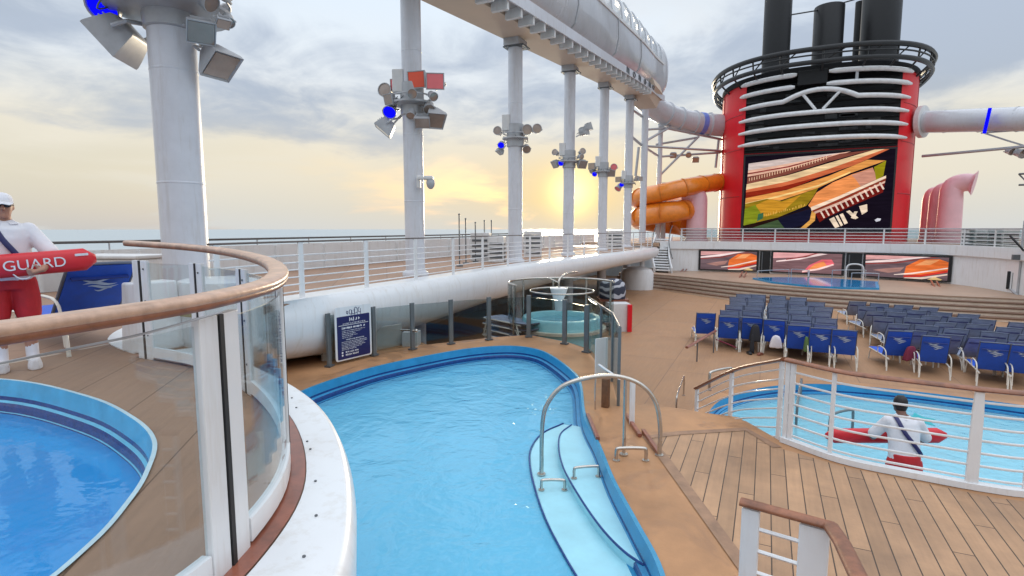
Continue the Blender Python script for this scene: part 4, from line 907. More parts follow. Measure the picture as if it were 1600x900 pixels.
# railing ring and pipes on top
ring_r = []
RZ0, RZ1 = 14.3, 15.15
def ringp(k, z, n=72): return [(fsup(2*math.pi*i/n, k)[0], fsup(2*math.pi*i/n, k)[1], z) for i in range(n)]
MB().tube(ringp(1.10, RZ0), .17, 6, True).build('ring_walkway', BLACK, fu, 60)
MB().tube(ringp(1.115, RZ1), .18, 6, True).build('ring_rail', BLACK, fu, 60)
MB().tube(ringp(1.115, RZ1-.4), .06, 6, True).build('ring_midrail', BLACK, fu, 60)
for i in range(0, 72, 3):
    x0, y0 = fsup(2*math.pi*i/72, 1.0); x1, y1 = fsup(2*math.pi*i/72, 1.10); x2, y2 = fsup(2*math.pi*i/72, 1.115)
    rk = MB(); rk.tube([(x0, y0, ZT-.2), (x1, y1, RZ0), (x2, y2, RZ1)], .07, 6); x3, y3 = fsup(2*math.pi*(i+1.5)/72, 1.115); rk.tube([(x1, y1, RZ0), (x3, y3, RZ1)], .05, 5); rk.build('ring_brace', BLACK, fu)
def pipe(x, y, r, z1, tilt=.06): 
    MB().tube([(x, y, ZT+.3), (x, y+tilt*3, z1-.05), (x, y+tilt*3, z1)], [r, r, r*.98], 24).build('exhaust_pipe', FUNBLK, fu, 50)
for X, D, r_, z1 in ((1213, 49.5, 1.1, 25.5), (1293, 50, 1.2, 22.0), (1341, 52, .42, 23.2), (1353, 51, .34, 24.8), (1374, 49.5, 1.5, 27.5)):
    p = dep(X, 70, D); pipe(p.x, p.y, r_, z1)
p1 = dep(1235, 40, 49); p2 = dep(1272, 40, 50); MB().tube([(p1.x, p1.y, 20.9), (p2.x, p2.y, 21.6)], .06, 6).tube([(p2.x, p2.y, 21.6), (dep(1330, 40, 51).x, p2.y+1, 22.4)], .06, 6).build('pipe_stay', BLACK, fu)
SEAM = M('funnel_seam', (.40, .010, .014), .5)
for k in (2, 5, 8, 37, 40, 43, 46, 50, 86, 88, 74, 76, 60, 62):
    x, y = pts[k]
    if y < FY and XL < x < XR: continue
    MB().box((FX+(x-FX)*1.0005, FY+(y-FY)*1.0005, (FUN+ZT)/2), (.07, .07, ZT-FUN-.1), math.atan2(y-FY, x-FX)).build('plate_seam', SEAM, fu)
for z_ in (5.2, 8.9, 11.6):
    sg_ = [(p[0], p[1], z_) for p in out_ if not (XL-.05 <= p[0] <= XR+.05 and p[1] < FY)]
    i_ = max(range(len(sg_)), key=lambda i: (Vector(sg_[i])-Vector(sg_[i-1])).length); sg_ = sg_[i_:]+sg_[:i_]
    MB().tube(sg_, .035, 5).build('plate_seam', SEAM, fu)
# slide opening collar on port flank
cp = along(tpth, Lt*.86)[0]; dd = along(tpth, Lt*.86+.3)[0]-cp; dd.normalize(); MB().tube([cp-dd*.12, cp+dd*.12], 1.2, 24).build('slide_collar', OFFW, fu, 50)
# ------------------------------------------------------------------ funnel deck, its front wall with screens
FW = cat([(-7.4, 42.6), (-4.9, 43.2), (-2, 43.4), (.5, 43.1), (3.7, 42.2), (7.5, 41.0), (9.7, 39.6), (10.9, 37.0), (11.4, 34.0), (11.7, 28), (11.9, 20)], 8)
fdk = [(p[0], p[1]) for p in FW]+[(24, 20), (24, 74), (-13.4, 74), (-13.4, 42), (-7.4, 42)]
fdk2 = fdk
struct('funnel_deck', MB().prism(fdk2, FUN-.25, FUN), DECKG)
dw = thing('stage_wall', 'long white curved wall behind the stage under the funnel deck', 'wall', (3, 42.5, STG))
MB().sweep(FW, [(.0, LOW), (.10, LOW), (.10, FUN-.5), (.24, FUN-.42), (.26, FUN+.14), (.1, FUN+.16), (0, FUN+.1)]).build('wall_face', WHITEG, dw, 40)
def fw_at(px_):
    for a, b in zip(FW, FW[1:]):
        f = []
        for q in (a, b): xr = q[0]*math.cos(YAW)+q[1]*math.sin(YAW); d = -q[0]*math.sin(YAW)+q[1]*math.cos(YAW); f.append(xr-(px_-800)/F*d)
        if f[0] <= 0 < f[1]:
            t = f[0]/(f[0]-f[1]); return Vector((a[0]+(b[0]-a[0])*t, a[1]+(b[1]-a[1])*t, 0))
LW_ = plen(FW)
def fw_s(px_):
    p = fw_at(px_); best = min(range(2000), key=lambda k: (along(FW, LW_[-1]*k/2000)[0]-p).length); return LW_[-1]*best/2000
low_pic = [((112, 92, 98), [(0, 0), (1, 0), (1, 1), (0, 1)]), ((226, 168, 166), [(0, .78), (.4, .86), (.7, 1), (0, 1)]), ((246, 222, 220), [(0, .62), (.35, .72), (.62, .9), (.8, 1), (.7, 1), (.3, .82), (0, .7)]), ((150, 70, 66), [(0, .55), (.4, .66), (.75, .92), (.9, 1), (.83, 1), (.4, .72), (0, .6)]),
 ((172, 128, 120), [(.1, .3), (.3, .42), (.5, .5), (.45, .3), (.3, .2)]), ((240, 120, 60), [(.5, .15), (.52, .55), (.68, .88), (.9, .92), (1, .8), (1, .45), (.7, .2)]), ((250, 168, 110), [(.62, .6), (.75, .86), (.9, .88), (.8, .65)]), ((250, 226, 214), [(.38, .12), (.6, .2), (1, .52), (1, .57), (.6, .27), (.38, .15)]), ((214, 60, 48), [(.5, .04), (.7, .1), (1, .36), (1, .46), (.7, .2), (.5, .12)]), ((246, 220, 204), [(.5, .0), (.72, .0), (1, .24), (1, .3), (.7, .08), (.52, .04)]), ((236, 200, 140), [(.78, .0), (.86, .14), (.95, .04), (.93, 0)])]
low_p2 = [((132, 100, 104), [(0, 0), (1, 0), (1, 1), (0, 1)]), ((240, 176, 176), [(0, .7), (.4, .78), (.75, 1), (0, 1)]), ((252, 226, 224), [(.05, .5), (.4, .66), (.8, .98), (.7, 1), (.3, .7), (.05, .56)]), ((238, 110, 120), [(.45, .0), (.55, .4), (.72, .7), (.86, .72), (.9, .5), (.7, .2)]), ((246, 150, 90), [(.5, .05), (.62, .45), (.75, .62), (.8, .4), (.65, .15)]), ((252, 214, 208), [(.45, .02), (.7, .18), (.9, .45), (.88, .5), (.66, .24), (.45, .1)]), ((160, 70, 70), [(.2, .62), (.5, .8), (.66, 1), (.62, 1), (.46, .84), (.2, .68)])]
for n_, (x0, x1, lab, pic) in enumerate(((1092, 1186, 'wall screen nearest the curved stair with orange and pink streaks', low_pic), (1206, 1321, 'middle wall screen between the two black doorways', low_p2), (1351, 1490, 'widest wall screen with an orange shape at the white corner wall', low_pic))):
    s0, s1 = fw_s(x0), fw_s(x1); t = thing('wall_screen', lab, 'screen', tuple(along(FW, (s0+s1)/2)[0]+Vector((0, 0, STG+.3))), 'picture screens in the stage wall')
    e0, e1 = along(FW, s0)[0], along(FW, s1)[0]; dr = (e1-e0).normalized(); nn = Vector((dr.y, -dr.x, 0))
    sag = max((Vector(q)-e0).dot(nn) for q in cut(FW, s0, s1))+.13
    e0, e1 = e0+nn*sag, e1+nn*sag; cen = (e0+e1)/2
    MB().box((cen.x, cen.y, (STG+.10+1.05)/2), ((e1-e0).length, .16, 1.05-STG-.10), math.atan2(dr.y, dr.x)).build('frame', BLACK, t)
    def place(u, v, d, e0=e0, e1=e1, nn=nn, dr=dr):
        p = e0+dr*.15+(e1-e0-dr*.3)*u+nn*(.085+d); return (p.x, p.y, STG+.18+v*1.34)
    mb = MB(); fine = []
    for rgb, pl in pic:
        sub = []
        for (xa, ya), (xb, yb_) in zip(pl, pl[1:]+pl[:1]):
            for k in range(4): sub.append((xa+(xb-xa)*k/4, ya+(yb_-ya)*k/4))
        fine.append((rgb, sub))
    picture(fine, lambda u, v, d: place(u, v, d), 'screen_picture', t, .008)
for x0, x1, lab in ((1188, 1204, 'narrow black doorway on the stage beside the middle screen'), (1323, 1348, 'wide black doorway on the stage in front of the arched rail')):
    s0, s1 = fw_s(x0), fw_s(x1); t = thing('stage_door', lab, 'door', tuple(along(FW, s0)[0]))
    MB().sweep(setz(cut(FW, s0, s1), 0), [(.11, STG), (.17, STG), (.17, 1.05), (.11, 1.05)]).build('door_leaf', BLACK, t)
    q = cut(FW, s0, s1); MB().box((q[0][0]+.12, q[0][1]-.22, .2), (.07, .07, 1.5)).build('frame', GREYD, t)
# railing of the funnel deck
frl = thing('deck_railing', 'white railing with mesh glass along the edge of the funnel deck', 'railing', (3, 42.5, FUN))
FR = off(cut(FW, 1.5, LW_[-1]), -.05); LR = plen(FR)[-1]; s = .1
while s < LR: 
    p, a = along(FR, s); MB().box((p.x, p.y, FUN+.56), (.09, .05, 1.0), a).build('post', OFFW, frl); s += 2.15
MB().tube(setz(FR, FUN+1.08), .04, 6).build('top_rail', GREYL, frl, 60)
for k in range(4): MB().tube(setz(FR, FUN+.25+k*.2), .02, 5).build('bar', OFFW, frl, 60)
MB().sweep(setz(FR, 0), [(-.06, FUN+.15), (-.05, FUN+.15), (-.05, FUN+1.0), (-.06, FUN+1.0)]).build('glass_panel', GLASSG, frl)
# ------------------------------------------------------------------ stage, steps, stage pool
BOT = cat([(-9.6, 36.9), (-6.9, 36.7), (-4.95, 35.6), (-2.1, 33.3), (.6, 31.8), (3.1, 31.0), (6.5, 30.45), (10.2, 30.25), (14, 30.3)], 6)
TOP = cat([(-9.6, 38.9), (-7.1, 38.8), (-5.0, 37.8), (-2.0, 35.6), (.8, 34.1), (3.4, 33.2), (6.2, 32.6), (8.6, 32.3), (14, 32.3)], 6)
NS = 5
for k in range(NS):
    t = k/(NS-1); pth = [tuple(Vector(a).lerp(Vector(b), t)) for a, b in zip(BOT, TOP)]
    z1 = LOW+(STG-LOW)*(k+1)/NS; z0 = LOW+(STG-LOW)*k/NS
    mb = MB(); mb.prism([(p[0], p[1]) for p in pth]+[(14, 45), (-9.6, 45)], z0-.02 if k else LOW-.01, z1-.055)
    s = struct('stage_steps' if k < NS-1 else 'stage_floor', mb, RISER)
    tr_ = MB(); tr_.prism([(p[0], p[1]) for p in off(pth, .03)]+[(14, 45), (-9.6, 45)], z1-.055, z1); struct('stage_tread' if k < NS-1 else 'stage_deck', tr_, TREAD if k < NS-1 else M('stage_deck_paint', (.40, .27, .19), .5, var=.15, scale=.6))
sp_ = thing('stage_pool', 'shallow bright blue pool with a raised edge on the stage', 'pool', tuple(at(1290, 446, STG)))
pq = [at(x, y, STG+.10) for x, y in ((1176, 434), (1215, 433), (1290, 434), (1372, 440), (1374, 450), (1320, 449), (1262, 446), (1205, 440))]
c = sum(pq, Vector())/len(pq)
MB().prism([(p.x, p.y) for p in pq][::-1], STG, STG+.10).build('pool_edge', PWALL, sp_)
MB().sheet([(c.x+(p.x-c.x)*.95, c.y+(p.y-c.y)*.95) for p in pq][::-1], STG+.106).build('water_sheet', M('stage_pool_water', (.012, .22, .50), .08, var=.15), sp_)
sr_ = thing('stage_pool_rails', 'low white tubular rails standing round the stage pool', 'railing', tuple(at(1290, 446, STG)))
for (xa, ya, xb, yb_, h) in ((1183, 436, 1232, 433, .5), (1236, 434, 1262, 436, .55), (1300, 436, 1352, 436, .55), (1330, 443, 1372, 444, .6), (1262, 447, 1264, 434, .5)):
    A, B = at(xa, ya, STG+.1), at(xb, yb_, STG+.1); U = Vector((0, 0, h)); v = (B-A)*.08
    MB().tube(cat([tuple(A), tuple(A+U*.85), tuple(A+U+v), tuple(B+U-v), tuple(B+U*.85), tuple(B)], 4), .022, 6).build('rail', GREYL, sr_, 60)
ar = at(1336, 437, STG); t = thing('arched_rail', 'pale arched tube rail before the black stage doorway', 'rail', tuple(ar))
MB().tube(cat([tuple(ar+Vector(o)) for o in ((-.5, 0, 0), (-.5, 0, .7), (-.3, 0, .95), (.2, -.1, .95), (.4, -.1, .7), (.4, -.1, 0))], 5), .05, 8).build('tube', OFFW, t, 60)
for k, (xa, ya, xb, yb_, lab) in enumerate(((1148, 449, 1160, 425, 'dark timber handrail down the stage steps beside the stage pool'), (1455, 439, 1470, 467, 'dark timber handrail on the stage steps below the widest wall screen'), (1054, 435, 1070, 418, 'dark handrail at the far end of the stage steps near the curved stair'))):
    zA, zB = ((-.7, .35), (.35, -.75), (-.7, .3))[k]
    A = dep(xa, ya, (33.5, 31.5, 38)[k]); B = dep(xb, yb_, (37, 27.5, 42)[k]); o = thing('step_handrail', lab, 'handrail', tuple(A))
    MB().tube([A, B], .055, 8).tube([A+(B-A)*.02+Vector((.25, 0, 0)), B+Vector((.25, 0, 0))], .05, 8).build('cap_rail', WOODR, o, 60)
    mb = MB()
    for f in (.1, .5, .92): p = A+(B-A)*f; mb.cyl(p, (p.x, p.y, LOW+.2), .03, 6)
    mb.build('post', GREYD, o, 60)
# white wave shaped kerb line at step ends
# ------------------------------------------------------------------ stair up to the funnel deck, side things
stc = thing('curved_stair', 'steep white stair with dark treads climbing to the funnel deck', 'stair', tuple(dep(1025, 420, 40)))
s0 = dep(1031, 424, 39.5); s1 = dep(1036, 372, 42.5); n_ = 13
dirv = (s1-s0); wv = Vector((.95, -.25, 0)).normalized()
for k in range(n_):
    t = (k+.5)/n_; p = s0+dirv*t+Vector((-.35*math.sin(t*2.6)+.25, 0, 0)); MB().box(p, (1.15, .34, .10), R(-12)).build('tread', WHITE, stc)
for sd_ in (-1, 1):
    pa = [tuple(s0+dirv*(k/8)+Vector((-.35*math.sin(k/8*2.6)+.25, 0, 0))+wv*.66*sd_) for k in range(9)]
    mb = MB(); rg_ = [[Vector(p)+Vector((0, 0, h))+wv*w for w, h in ((-.04, -.25), (.04, -.25), (.04, .30), (-.04, .30))] for p in pa]; mb.loft(rg_).build('stringer', WHITE, stc)
    MB().tube([tuple(Vector(p)+Vector((0, 0, .95))) for p in pa], .04, 6).build('handrail', GREYD, stc, 60)
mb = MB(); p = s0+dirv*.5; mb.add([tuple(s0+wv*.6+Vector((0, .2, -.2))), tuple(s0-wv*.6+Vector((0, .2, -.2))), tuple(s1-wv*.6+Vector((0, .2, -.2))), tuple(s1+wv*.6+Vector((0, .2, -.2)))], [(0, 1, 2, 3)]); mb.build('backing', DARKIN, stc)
pd = dep(995, 441, 36.5); o = thing('white_podium', 'white rounded podium at the foot of the stage steps under the walkway end', 'podium', (pd.x, pd.y, LOW))
MB().loft([[(pd.x+r*math.cos(2*math.pi*k/20), pd.y+r*.8*math.sin(2*math.pi*k/20), z_) for k in range(20)] for r, z_ in ((1.1, LOW), (1.1, LOW+1.1), (.95, LOW+1.35), (.5, LOW+1.5))]).build('shell', WHITE, o, 40)
q = dep(1003, 425, 37.5); MB().cyl((q.x, q.y, LOW), (q.x, q.y, UP+.1), .17, 14).build('post', WHITE, o, 60)
# orange slide
osl = thing('orange_slide', 'orange spiral water slide winding beside the red funnel', 'water slide', tuple(dep(1035, 360, 47.5)))
oc = dep(1037, 320, 47.8); pth = []
ent = [tuple(dep(1140, 283, 48.5)), tuple(dep(1105, 287, 47)), tuple(dep(1070, 293, 45.6))]
for k in range(0, 46):
    t = k/45; an = R(-62-(t*640)); rr_ = 2.15; pth.append((oc.x+rr_*math.cos(an), oc.y+rr_*math.sin(an), 5.7-2.9*t))
op = cat(ent+pth[2:], 3)
MB().tube(op, .92, 16, flat=.80).build('channel', ORANGE, osl, 60)
j = MB(); Lo = plen(op)[-1]
for k in range(1, 16):
    p, a = along(op, Lo*k/16); d = along(op, Lo*k/16+.1)[0]-p; d.normalize(); j.tube([p-d*.05, p+d*.05], .97, 16, flat=.80)
j.build('joint', M('orange_joint', (.62, .19, .02), .4), osl, 40)
MB().cyl((oc.x, oc.y, FUN), (oc.x, oc.y, 6.6), .22, 14).build('mast', PALEW, osl, 60)
for zz, an in ((4.9, 10), (4.0, 130), (3.2, 250)): MB().tube([(oc.x, oc.y, zz-.3), (oc.x+2.1*math.cos(R(an)), oc.y+2.1*math.sin(R(an)), zz)], .09, 6).build('arm', PALEW, osl, 60)
# cowl vents
def cowl(px_, pyb, pyt, D, r, label, turn_, flare=True):
    b = dep(px_, pyb, D); t = dep(px_, pyt, D); o = thing('cowl_vent', label, 'vent', (b.x, b.y, FUN), 'pink cowl vents beside the funnel'); h = t.z
    tv = Vector((math.cos(R(turn_)), math.sin(R(turn_)), 0)); B = Vector((b.x, b.y, FUN))
    p = [tuple(B), tuple(B+Vector((0, 0, (h-FUN)*.55))), tuple(B+Vector((0, 0, (h-FUN)*.78))), tuple(B+tv*r*.3+Vector((0, 0, (h-FUN)-r*.95))), tuple(B+tv*r*1.0+Vector((0, 0, (h-FUN)-r*.75))), tuple(B+tv*r*1.7+Vector((0, 0, h-FUN-r*.85)))]
    pp = cat(p, 5); rs = [r*(1.05-.25*k/len(pp)) for k in range(len(pp))]
    if flare: rs[-1] = r*1.2; rs[-2] = r*.98; rs[-3] = r*.82
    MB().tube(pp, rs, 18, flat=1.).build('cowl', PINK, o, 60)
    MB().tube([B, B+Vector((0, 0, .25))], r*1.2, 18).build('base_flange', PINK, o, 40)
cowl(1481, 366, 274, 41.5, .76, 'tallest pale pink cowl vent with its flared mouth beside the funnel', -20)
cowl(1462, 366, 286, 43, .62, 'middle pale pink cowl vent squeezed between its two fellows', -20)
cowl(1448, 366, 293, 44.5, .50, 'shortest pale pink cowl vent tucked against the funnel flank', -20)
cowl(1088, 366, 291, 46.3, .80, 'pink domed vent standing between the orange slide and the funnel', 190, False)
# louvred cabinets and masts
def louvre_cab(c, w, d, h, rz, label, dark=GREYD):
    o = thing('louvred_cabinet', label, 'cabinet', tuple(c), 'white louvred cabinets on the raised decks'); o.rotation_euler.z = rz
    MB().box((0, 0, h/2), (w, d, h)).build('housing', OFFW, None, None, .02).parent = o
    n = int(h/.2)
    for k in range(n-1):
        b = MB().box((0, -d/2-.005, .2+k*(h-.3)/(n-1)), (w*.84, .02, .09)).build('louvre', dark); b.parent = o
    for sd_ in (-1, 1):
        b = MB()
        for k in range(n-1): b.box((sd_*(w/2+.005), 0, .2+k*(h-.3)/(n-1)), (.02, d*.8, .09))
        b = b.build('side_louvre', dark); b.parent = o
gz = at(752, 407, UP); louvre_cab(Vector((gz.x, gz.y, UP)), .75, .9, 1.15, R(20), 'white louvred cabinet beside the thin masts on the walkway')
gz = at(777, 409, UP); louvre_cab(Vector((gz.x, gz.y, UP)), .6, .9, 1.0, R(20), 'small white louvred cabinet against the flume column')
gz = at(832, 401, UP); louvre_cab(Vector((gz.x, gz.y, UP)), .8, 1.0, 1.2, R(25), 'white cabinet with dark louvres behind the third column', GREYD)
gz = at(960, 390, UP); louvre_cab(Vector((gz.x-.3, gz.y+1, UP)), 1.0, .8, 1.2, R(25), 'white cabinet with square dark slots between the far columns')
gz = dep(1528, 386, 31); louvre_cab(Vector((gz.x, gz.y, FUN+.02)), 1.5, .8, 1.05, R(35), 'white cabinet with barred vents beside the pink cowl vents')
gz = dep(1566, 388, 29.5); louvre_cab(Vector((gz.x, gz.y, FUN+.02)), 1.1, .8, 1.05, R(35), 'white barred cabinet nearest the end of the deck railing')
for k, (X, Yt, D) in enumerate(((718, 335, 19), (728, 342, 20.5), (743, 348, 21.5), (757, 345, 22.5), (768, 345, 23.5))):
    p = dep(X, 400, D); q = dep(X, Yt, D)
    o = thing('thin_mast', ('tallest thin mast with a small tip on the walkway', 'second thin mast counted from the tallest one', 'middle thin mast of the five behind the cabinets', 'fourth thin mast counted from the tallest one', 'thin mast closest to the flume column')[k], 'mast', (p.x, p.y, UP), 'thin masts on the walkway')
    MB().cyl((p.x, p.y, UP), (p.x, p.y, q.z), .022, 8).build('pole', GREYD, o, 60)
    MB().cyl((p.x, p.y, UP), (p.x, p.y, UP+.05), .12, 12).ball((p.x, p.y, q.z), .035).build('fitting', GREYD, o, 60)
# right hand corner: cabinet, pole, panel
sp2 = dep(1583, 452, 27.2); o = thing('black_speaker', 'black loudspeaker cabinet against the white corner wall', 'loudspeaker', tuple(sp2))
MB().box((sp2.x, sp2.y, sp2.z+.45), (.35, .5, .9), R(60)).build('cabinet', BLACK, o, None, .02); MB().box((sp2.x-.03, sp2.y-.27, sp2.z+.45), (.28, .03, .8), R(10)).build('grille', GREYD, o)
pl_ = dep(1590, 455, 26.4); o = thing('tall_post', 'slim grey post with brackets and a slanted black brace at the deck corner', 'post', (pl_.x, pl_.y, STG))
MB().cyl((pl_.x, pl_.y, STG), (pl_.x, pl_.y, dep(1590, 345, 26.4).z), .05, 8).build('pole', GREYL, o, 60)
MB().tube([dep(1578, 368, 26.4), dep(1600, 392, 26)], .05, 6).build('brace', BLACK, o, 60); MB().box(dep(1588, 402, 26.4), (.3, .2, .25)).build('bracket', GREYD, o)
MB().tube([dep(1568, 443, 28), dep(1600, 470, 25.5)], .05, 6).build('rail', GREYL, o, 60)
pn_ = dep(1573, 430, 28.5); tag(MB().box(pn_, (.1, 1.2, .5), R(10)).build('notice_panel', OFFW), 'pale notice panel on the white corner wall', 'panel')
wt_ = dep(1010, 418, 43); o = thing('wall_cross_bracket', 'thin brass coloured bracket fixed on the stage wall beside the stair', 'bracket', tuple(dep(1042, 410, 43)))
MB().tube([dep(1041, 400, 43), dep(1041, 420, 43)], .06, 6).tube([dep(1034, 411, 43), dep(1048, 408, 43)], .04, 6).build('bracket', M('brass', (.35, .2, .08), .4, .5), o, 60)
# ------------------------------------------------------------------ shallow pool beyond the platform
KP = cat([(-.62, 9.2), (-.9, 10.4), (-.7, 11.9), (.1, 13.2), (1.2, 14.0), (2.8, 14.25), (4.9, 14.0), (7.4, 13.4), (9, 12.2), (9, 10), (7.2, 9.0), (5, 8.0), (3.4, 7.4), (2.2, 7.25), (1.0, 7.45), (.2, 8.0)], 6, True)
kb = MB().prism([(p[0], p[1]) for p in off(KP, .28 if sum(a[0]*b[1]-b[0]*a[1] for a, b in zip(KP, KP[1:]+KP[:1])) > 0 else -.28, True)], LOW+.004, -.9, [xy(KP)])
struct('shallow_pool_surround', kb, DECKB)
basin('shallow_pool_basin', KP, -.9, -1.10, -1.35, [DECKB, PWALL, PDARK, KFLOOR], WATERK, 'shallow_pool_water', ledge=.10)
stt = at(1437, 655, -1.1); sp5 = MB()
pts5 = [(stt.x+(.30 if k % 2 == 0 else .15)*math.cos(R(90+36*k)), stt.y+(.42 if k % 2 == 0 else .2)*math.sin(R(90+36*k))) for k in range(10)]
tag(sp5.prism(pts5, -1.115, -1.095).build('floating_star', TEAL), 'teal star shaped mat floating in the shallow pool', 'float')
for k, (X, Y) in enumerate(((1480, 661), (1490, 682))):
    p = at(X, Y, -1.345); mb = MB(); r_ = random.Random(k)
    for i in range(26): mb.box((p.x-.55+1.1*r_.random(), p.y-.14+.28*r_.random(), -1.343+i*.0001), (.16, .035, .002), r_.uniform(-.3, .9))
    tag(mb.build('floor_print', TEAL), ('dark green print on the shallow pool floor beside the floating star', 'dark green print on the shallow pool floor, below the other print')[k], 'print')
for (xa, ya, xb, yb_, lab) in ((1243, 680, 1250, 632, 'dark steel hoop rail at the end of the shallow pool'), (1294, 700, 1330, 690, 'dark steel hoop rail standing in the shallow pool by the red float')):
    grab('grab_rail', lab, at(xa, ya, -1.3), at(xb, yb_, -1.3), -1.3, .62, POSTG, .024)
# railing of the platform: wooden cap, white posts and bars
rl = thing('platform_railing', 'curved white bar railing with a varnished wooden cap beside the shallow pool', 'railing', (.9, 7.2, 0))
pA = [at(1222, 690, 0), at(1312, 722, 0), at(1420, 745, 0), at(1545, 768, 0), at(1640, 778, 0)]
RLP = cat([(p.x, p.y) for p in pA]+[(4.4, 7.4), (6.5, 8.3)], 6)
cap2 = [(.058*math.cos(2*math.pi*k/12), 1.045+.025*math.sin(2*math.pi*k/12)) for k in range(12)]
MB().sweep(setz(RLP, 0), cap2).build('cap_rail', WOOD, rl, 60)
Lr = plen(RLP)[-1]
for k in range(7): MB().tube(setz(RLP, .12+k*.132), .013, 6).build('bar', WHITE, rl, 60)
def rs(px_):
    Ls = plen(RLP); return min((abs((q := along(RLP, Ls[-1]*k/800)[0]).x*math.cos(YAW)+q.y*math.sin(YAW)-(px_-800)/F*(-q.x*math.sin(YAW)+q.y*math.cos(YAW))), Ls[-1]*k/800) for k in range(801))[1]
for X, w in ((1222, .06), (1246, .06), (1312, .045), (1545, .09), (1640, .1)):
    p, a = along(RLP, rs(X)+.03)
    if X == 1545:
        n = Vector((math.sin(a), -math.cos(a), 0))
        MB().loft([[p+n*o+Vector((math.cos(a), math.sin(a), 0))*x+Vector((0, 0, h)) for x, o in ((-w/2, -.02), (w/2, -.02), (w/2, .03), (-w/2, .03))] for h, w in ((0, .10), (.12, .10), (.8, .09), (1.02, .07))]).build('post', WHITE, rl)
    else: MB().box((p.x, p.y, .52), (w, .03, 1.0), a).build('post', WHITE, rl, None, .005)
MB().sweep(setz(RLP, 0), [(-.05, .006), (.05, .006), (.05, .07), (-.05, .07)]).build('toe_kerb', WHITE, rl)
ra = thing('stair_railing', 'white bar railing with a wooden cap sloping down to the lower deck', 'railing', (-.4, 8.3, 0))
A = Vector(RLP[0]); B3 = Vector((-.75, 9.0, 0)); zA, zB = 1.05, .05
A1 = A+Vector((-.02, .03, 0))
B3 = dep(1087, 640, 8.7); B3.z = 0; ztop = dep(1087, 606, 8.7).z
zz_ = ztop-1.05
spn = cat([(A1.x, A1.y, 0), ((A1.x+B3.x)/2+.02, (A1.y+B3.y)/2+.06, zz_*.42), (B3.x, B3.y, zz_)], 6)
MB().sweep(spn, [(o, h) for o, h in cap2]).build('cap_rail', WOOD, ra, 60)
for k in range(8): MB().tube([(p[0], p[1], p[2]+.05+k*.125) for p in spn], .012, 6).build('bar', WHITE, ra, 60)
for X in (.02, .55, .99):
    p, a = along(spn, plen(spn)[-1]*X); MB().box((p.x, p.y, p.z+.40), (.07, .03, 1.25), a).build('post', WHITE, ra)
sps = MB()
for k in range(7): sps.box((-.95, 8.25+k*.3, -.2*(k+1)+.0), (1.5, .3, .2))
struct('platform_stair', sps, DECKB)
# corner railing in the foreground
cr = thing('corner_railing', 'white stair railing with a wooden cap in the bottom corner of the plank floor', 'railing', tuple(at(1180, 1050, 0)))
c1 = at(1174, 788, 1.04); c2 = at(1303, 823, 1.04); c3 = at(1352, 925, 1.04)
for p in (c1, c2, c3): p.z = 0
c1a = c1-(c2-c1).normalized()*.06
capc = [(.040*math.cos(2*math.pi*k/12), 1.04+.022*math.sin(2*math.pi*k/12)) for k in range(12)]
MB().sweep([tuple(c1a), tuple(c1a.lerp(c2, .5)), tuple(c2)], capc).build('cap_rail', WOOD, cr, 60)
MB().sweep([tuple(c2+(c1-c2).normalized()*.02), tuple(c2.lerp(c3, .3)), tuple(c3)], [(o*1.12, h+.003) for o, h in capc]).build('cap_rail', WOOD, cr, 60)
for p, w, s_ in ((c1, .10, c2-c1), (c2-(c2-c1).normalized()*.09, .15, c2-c1)):
    MB().box((p.x, p.y, .5), (w, .028, 1.02), math.atan2(s_.y, s_.x)).build('post', WHITE, cr, None, .006)
MB().box((c3.x, c3.y, .5), (.1, .028, 1.02), math.atan2(*(c3-c2).yx)).build('post', WHITE, cr, None, .006)
for k in range(7): MB().tube([tuple(c1+Vector((0, 0, .90-k*.135))), tuple(c2-(c2-c1).normalized()*.09+Vector((0, 0, .90-k*.135)))], .012, 6).build('bar', WHITE, cr, 60)
# small handrail at the head of the lower deck steps
o = thing('low_handrail', 'short dark timber handrail on thin posts at the edge of the lower deck', 'handrail', tuple(at(1090, 590, LOW)))
h1, h2 = dep(1073, 543, 15.6), dep(1118, 517, 17.6)
MB().tube([h1, h2], .05, 8, flat=.7).build('cap_rail', WOODR, o, 60)
MB().cyl(h1+(h2-h1)*.35, (*(h1+(h2-h1)*.35)[:2], LOW), .02, 6).build('post', GREYD, o); MB().cyl(h1+(h2-h1)*.95, (*(h1+(h2-h1)*.95)[:2], LOW), .02, 6).build('post', GREYD, o)
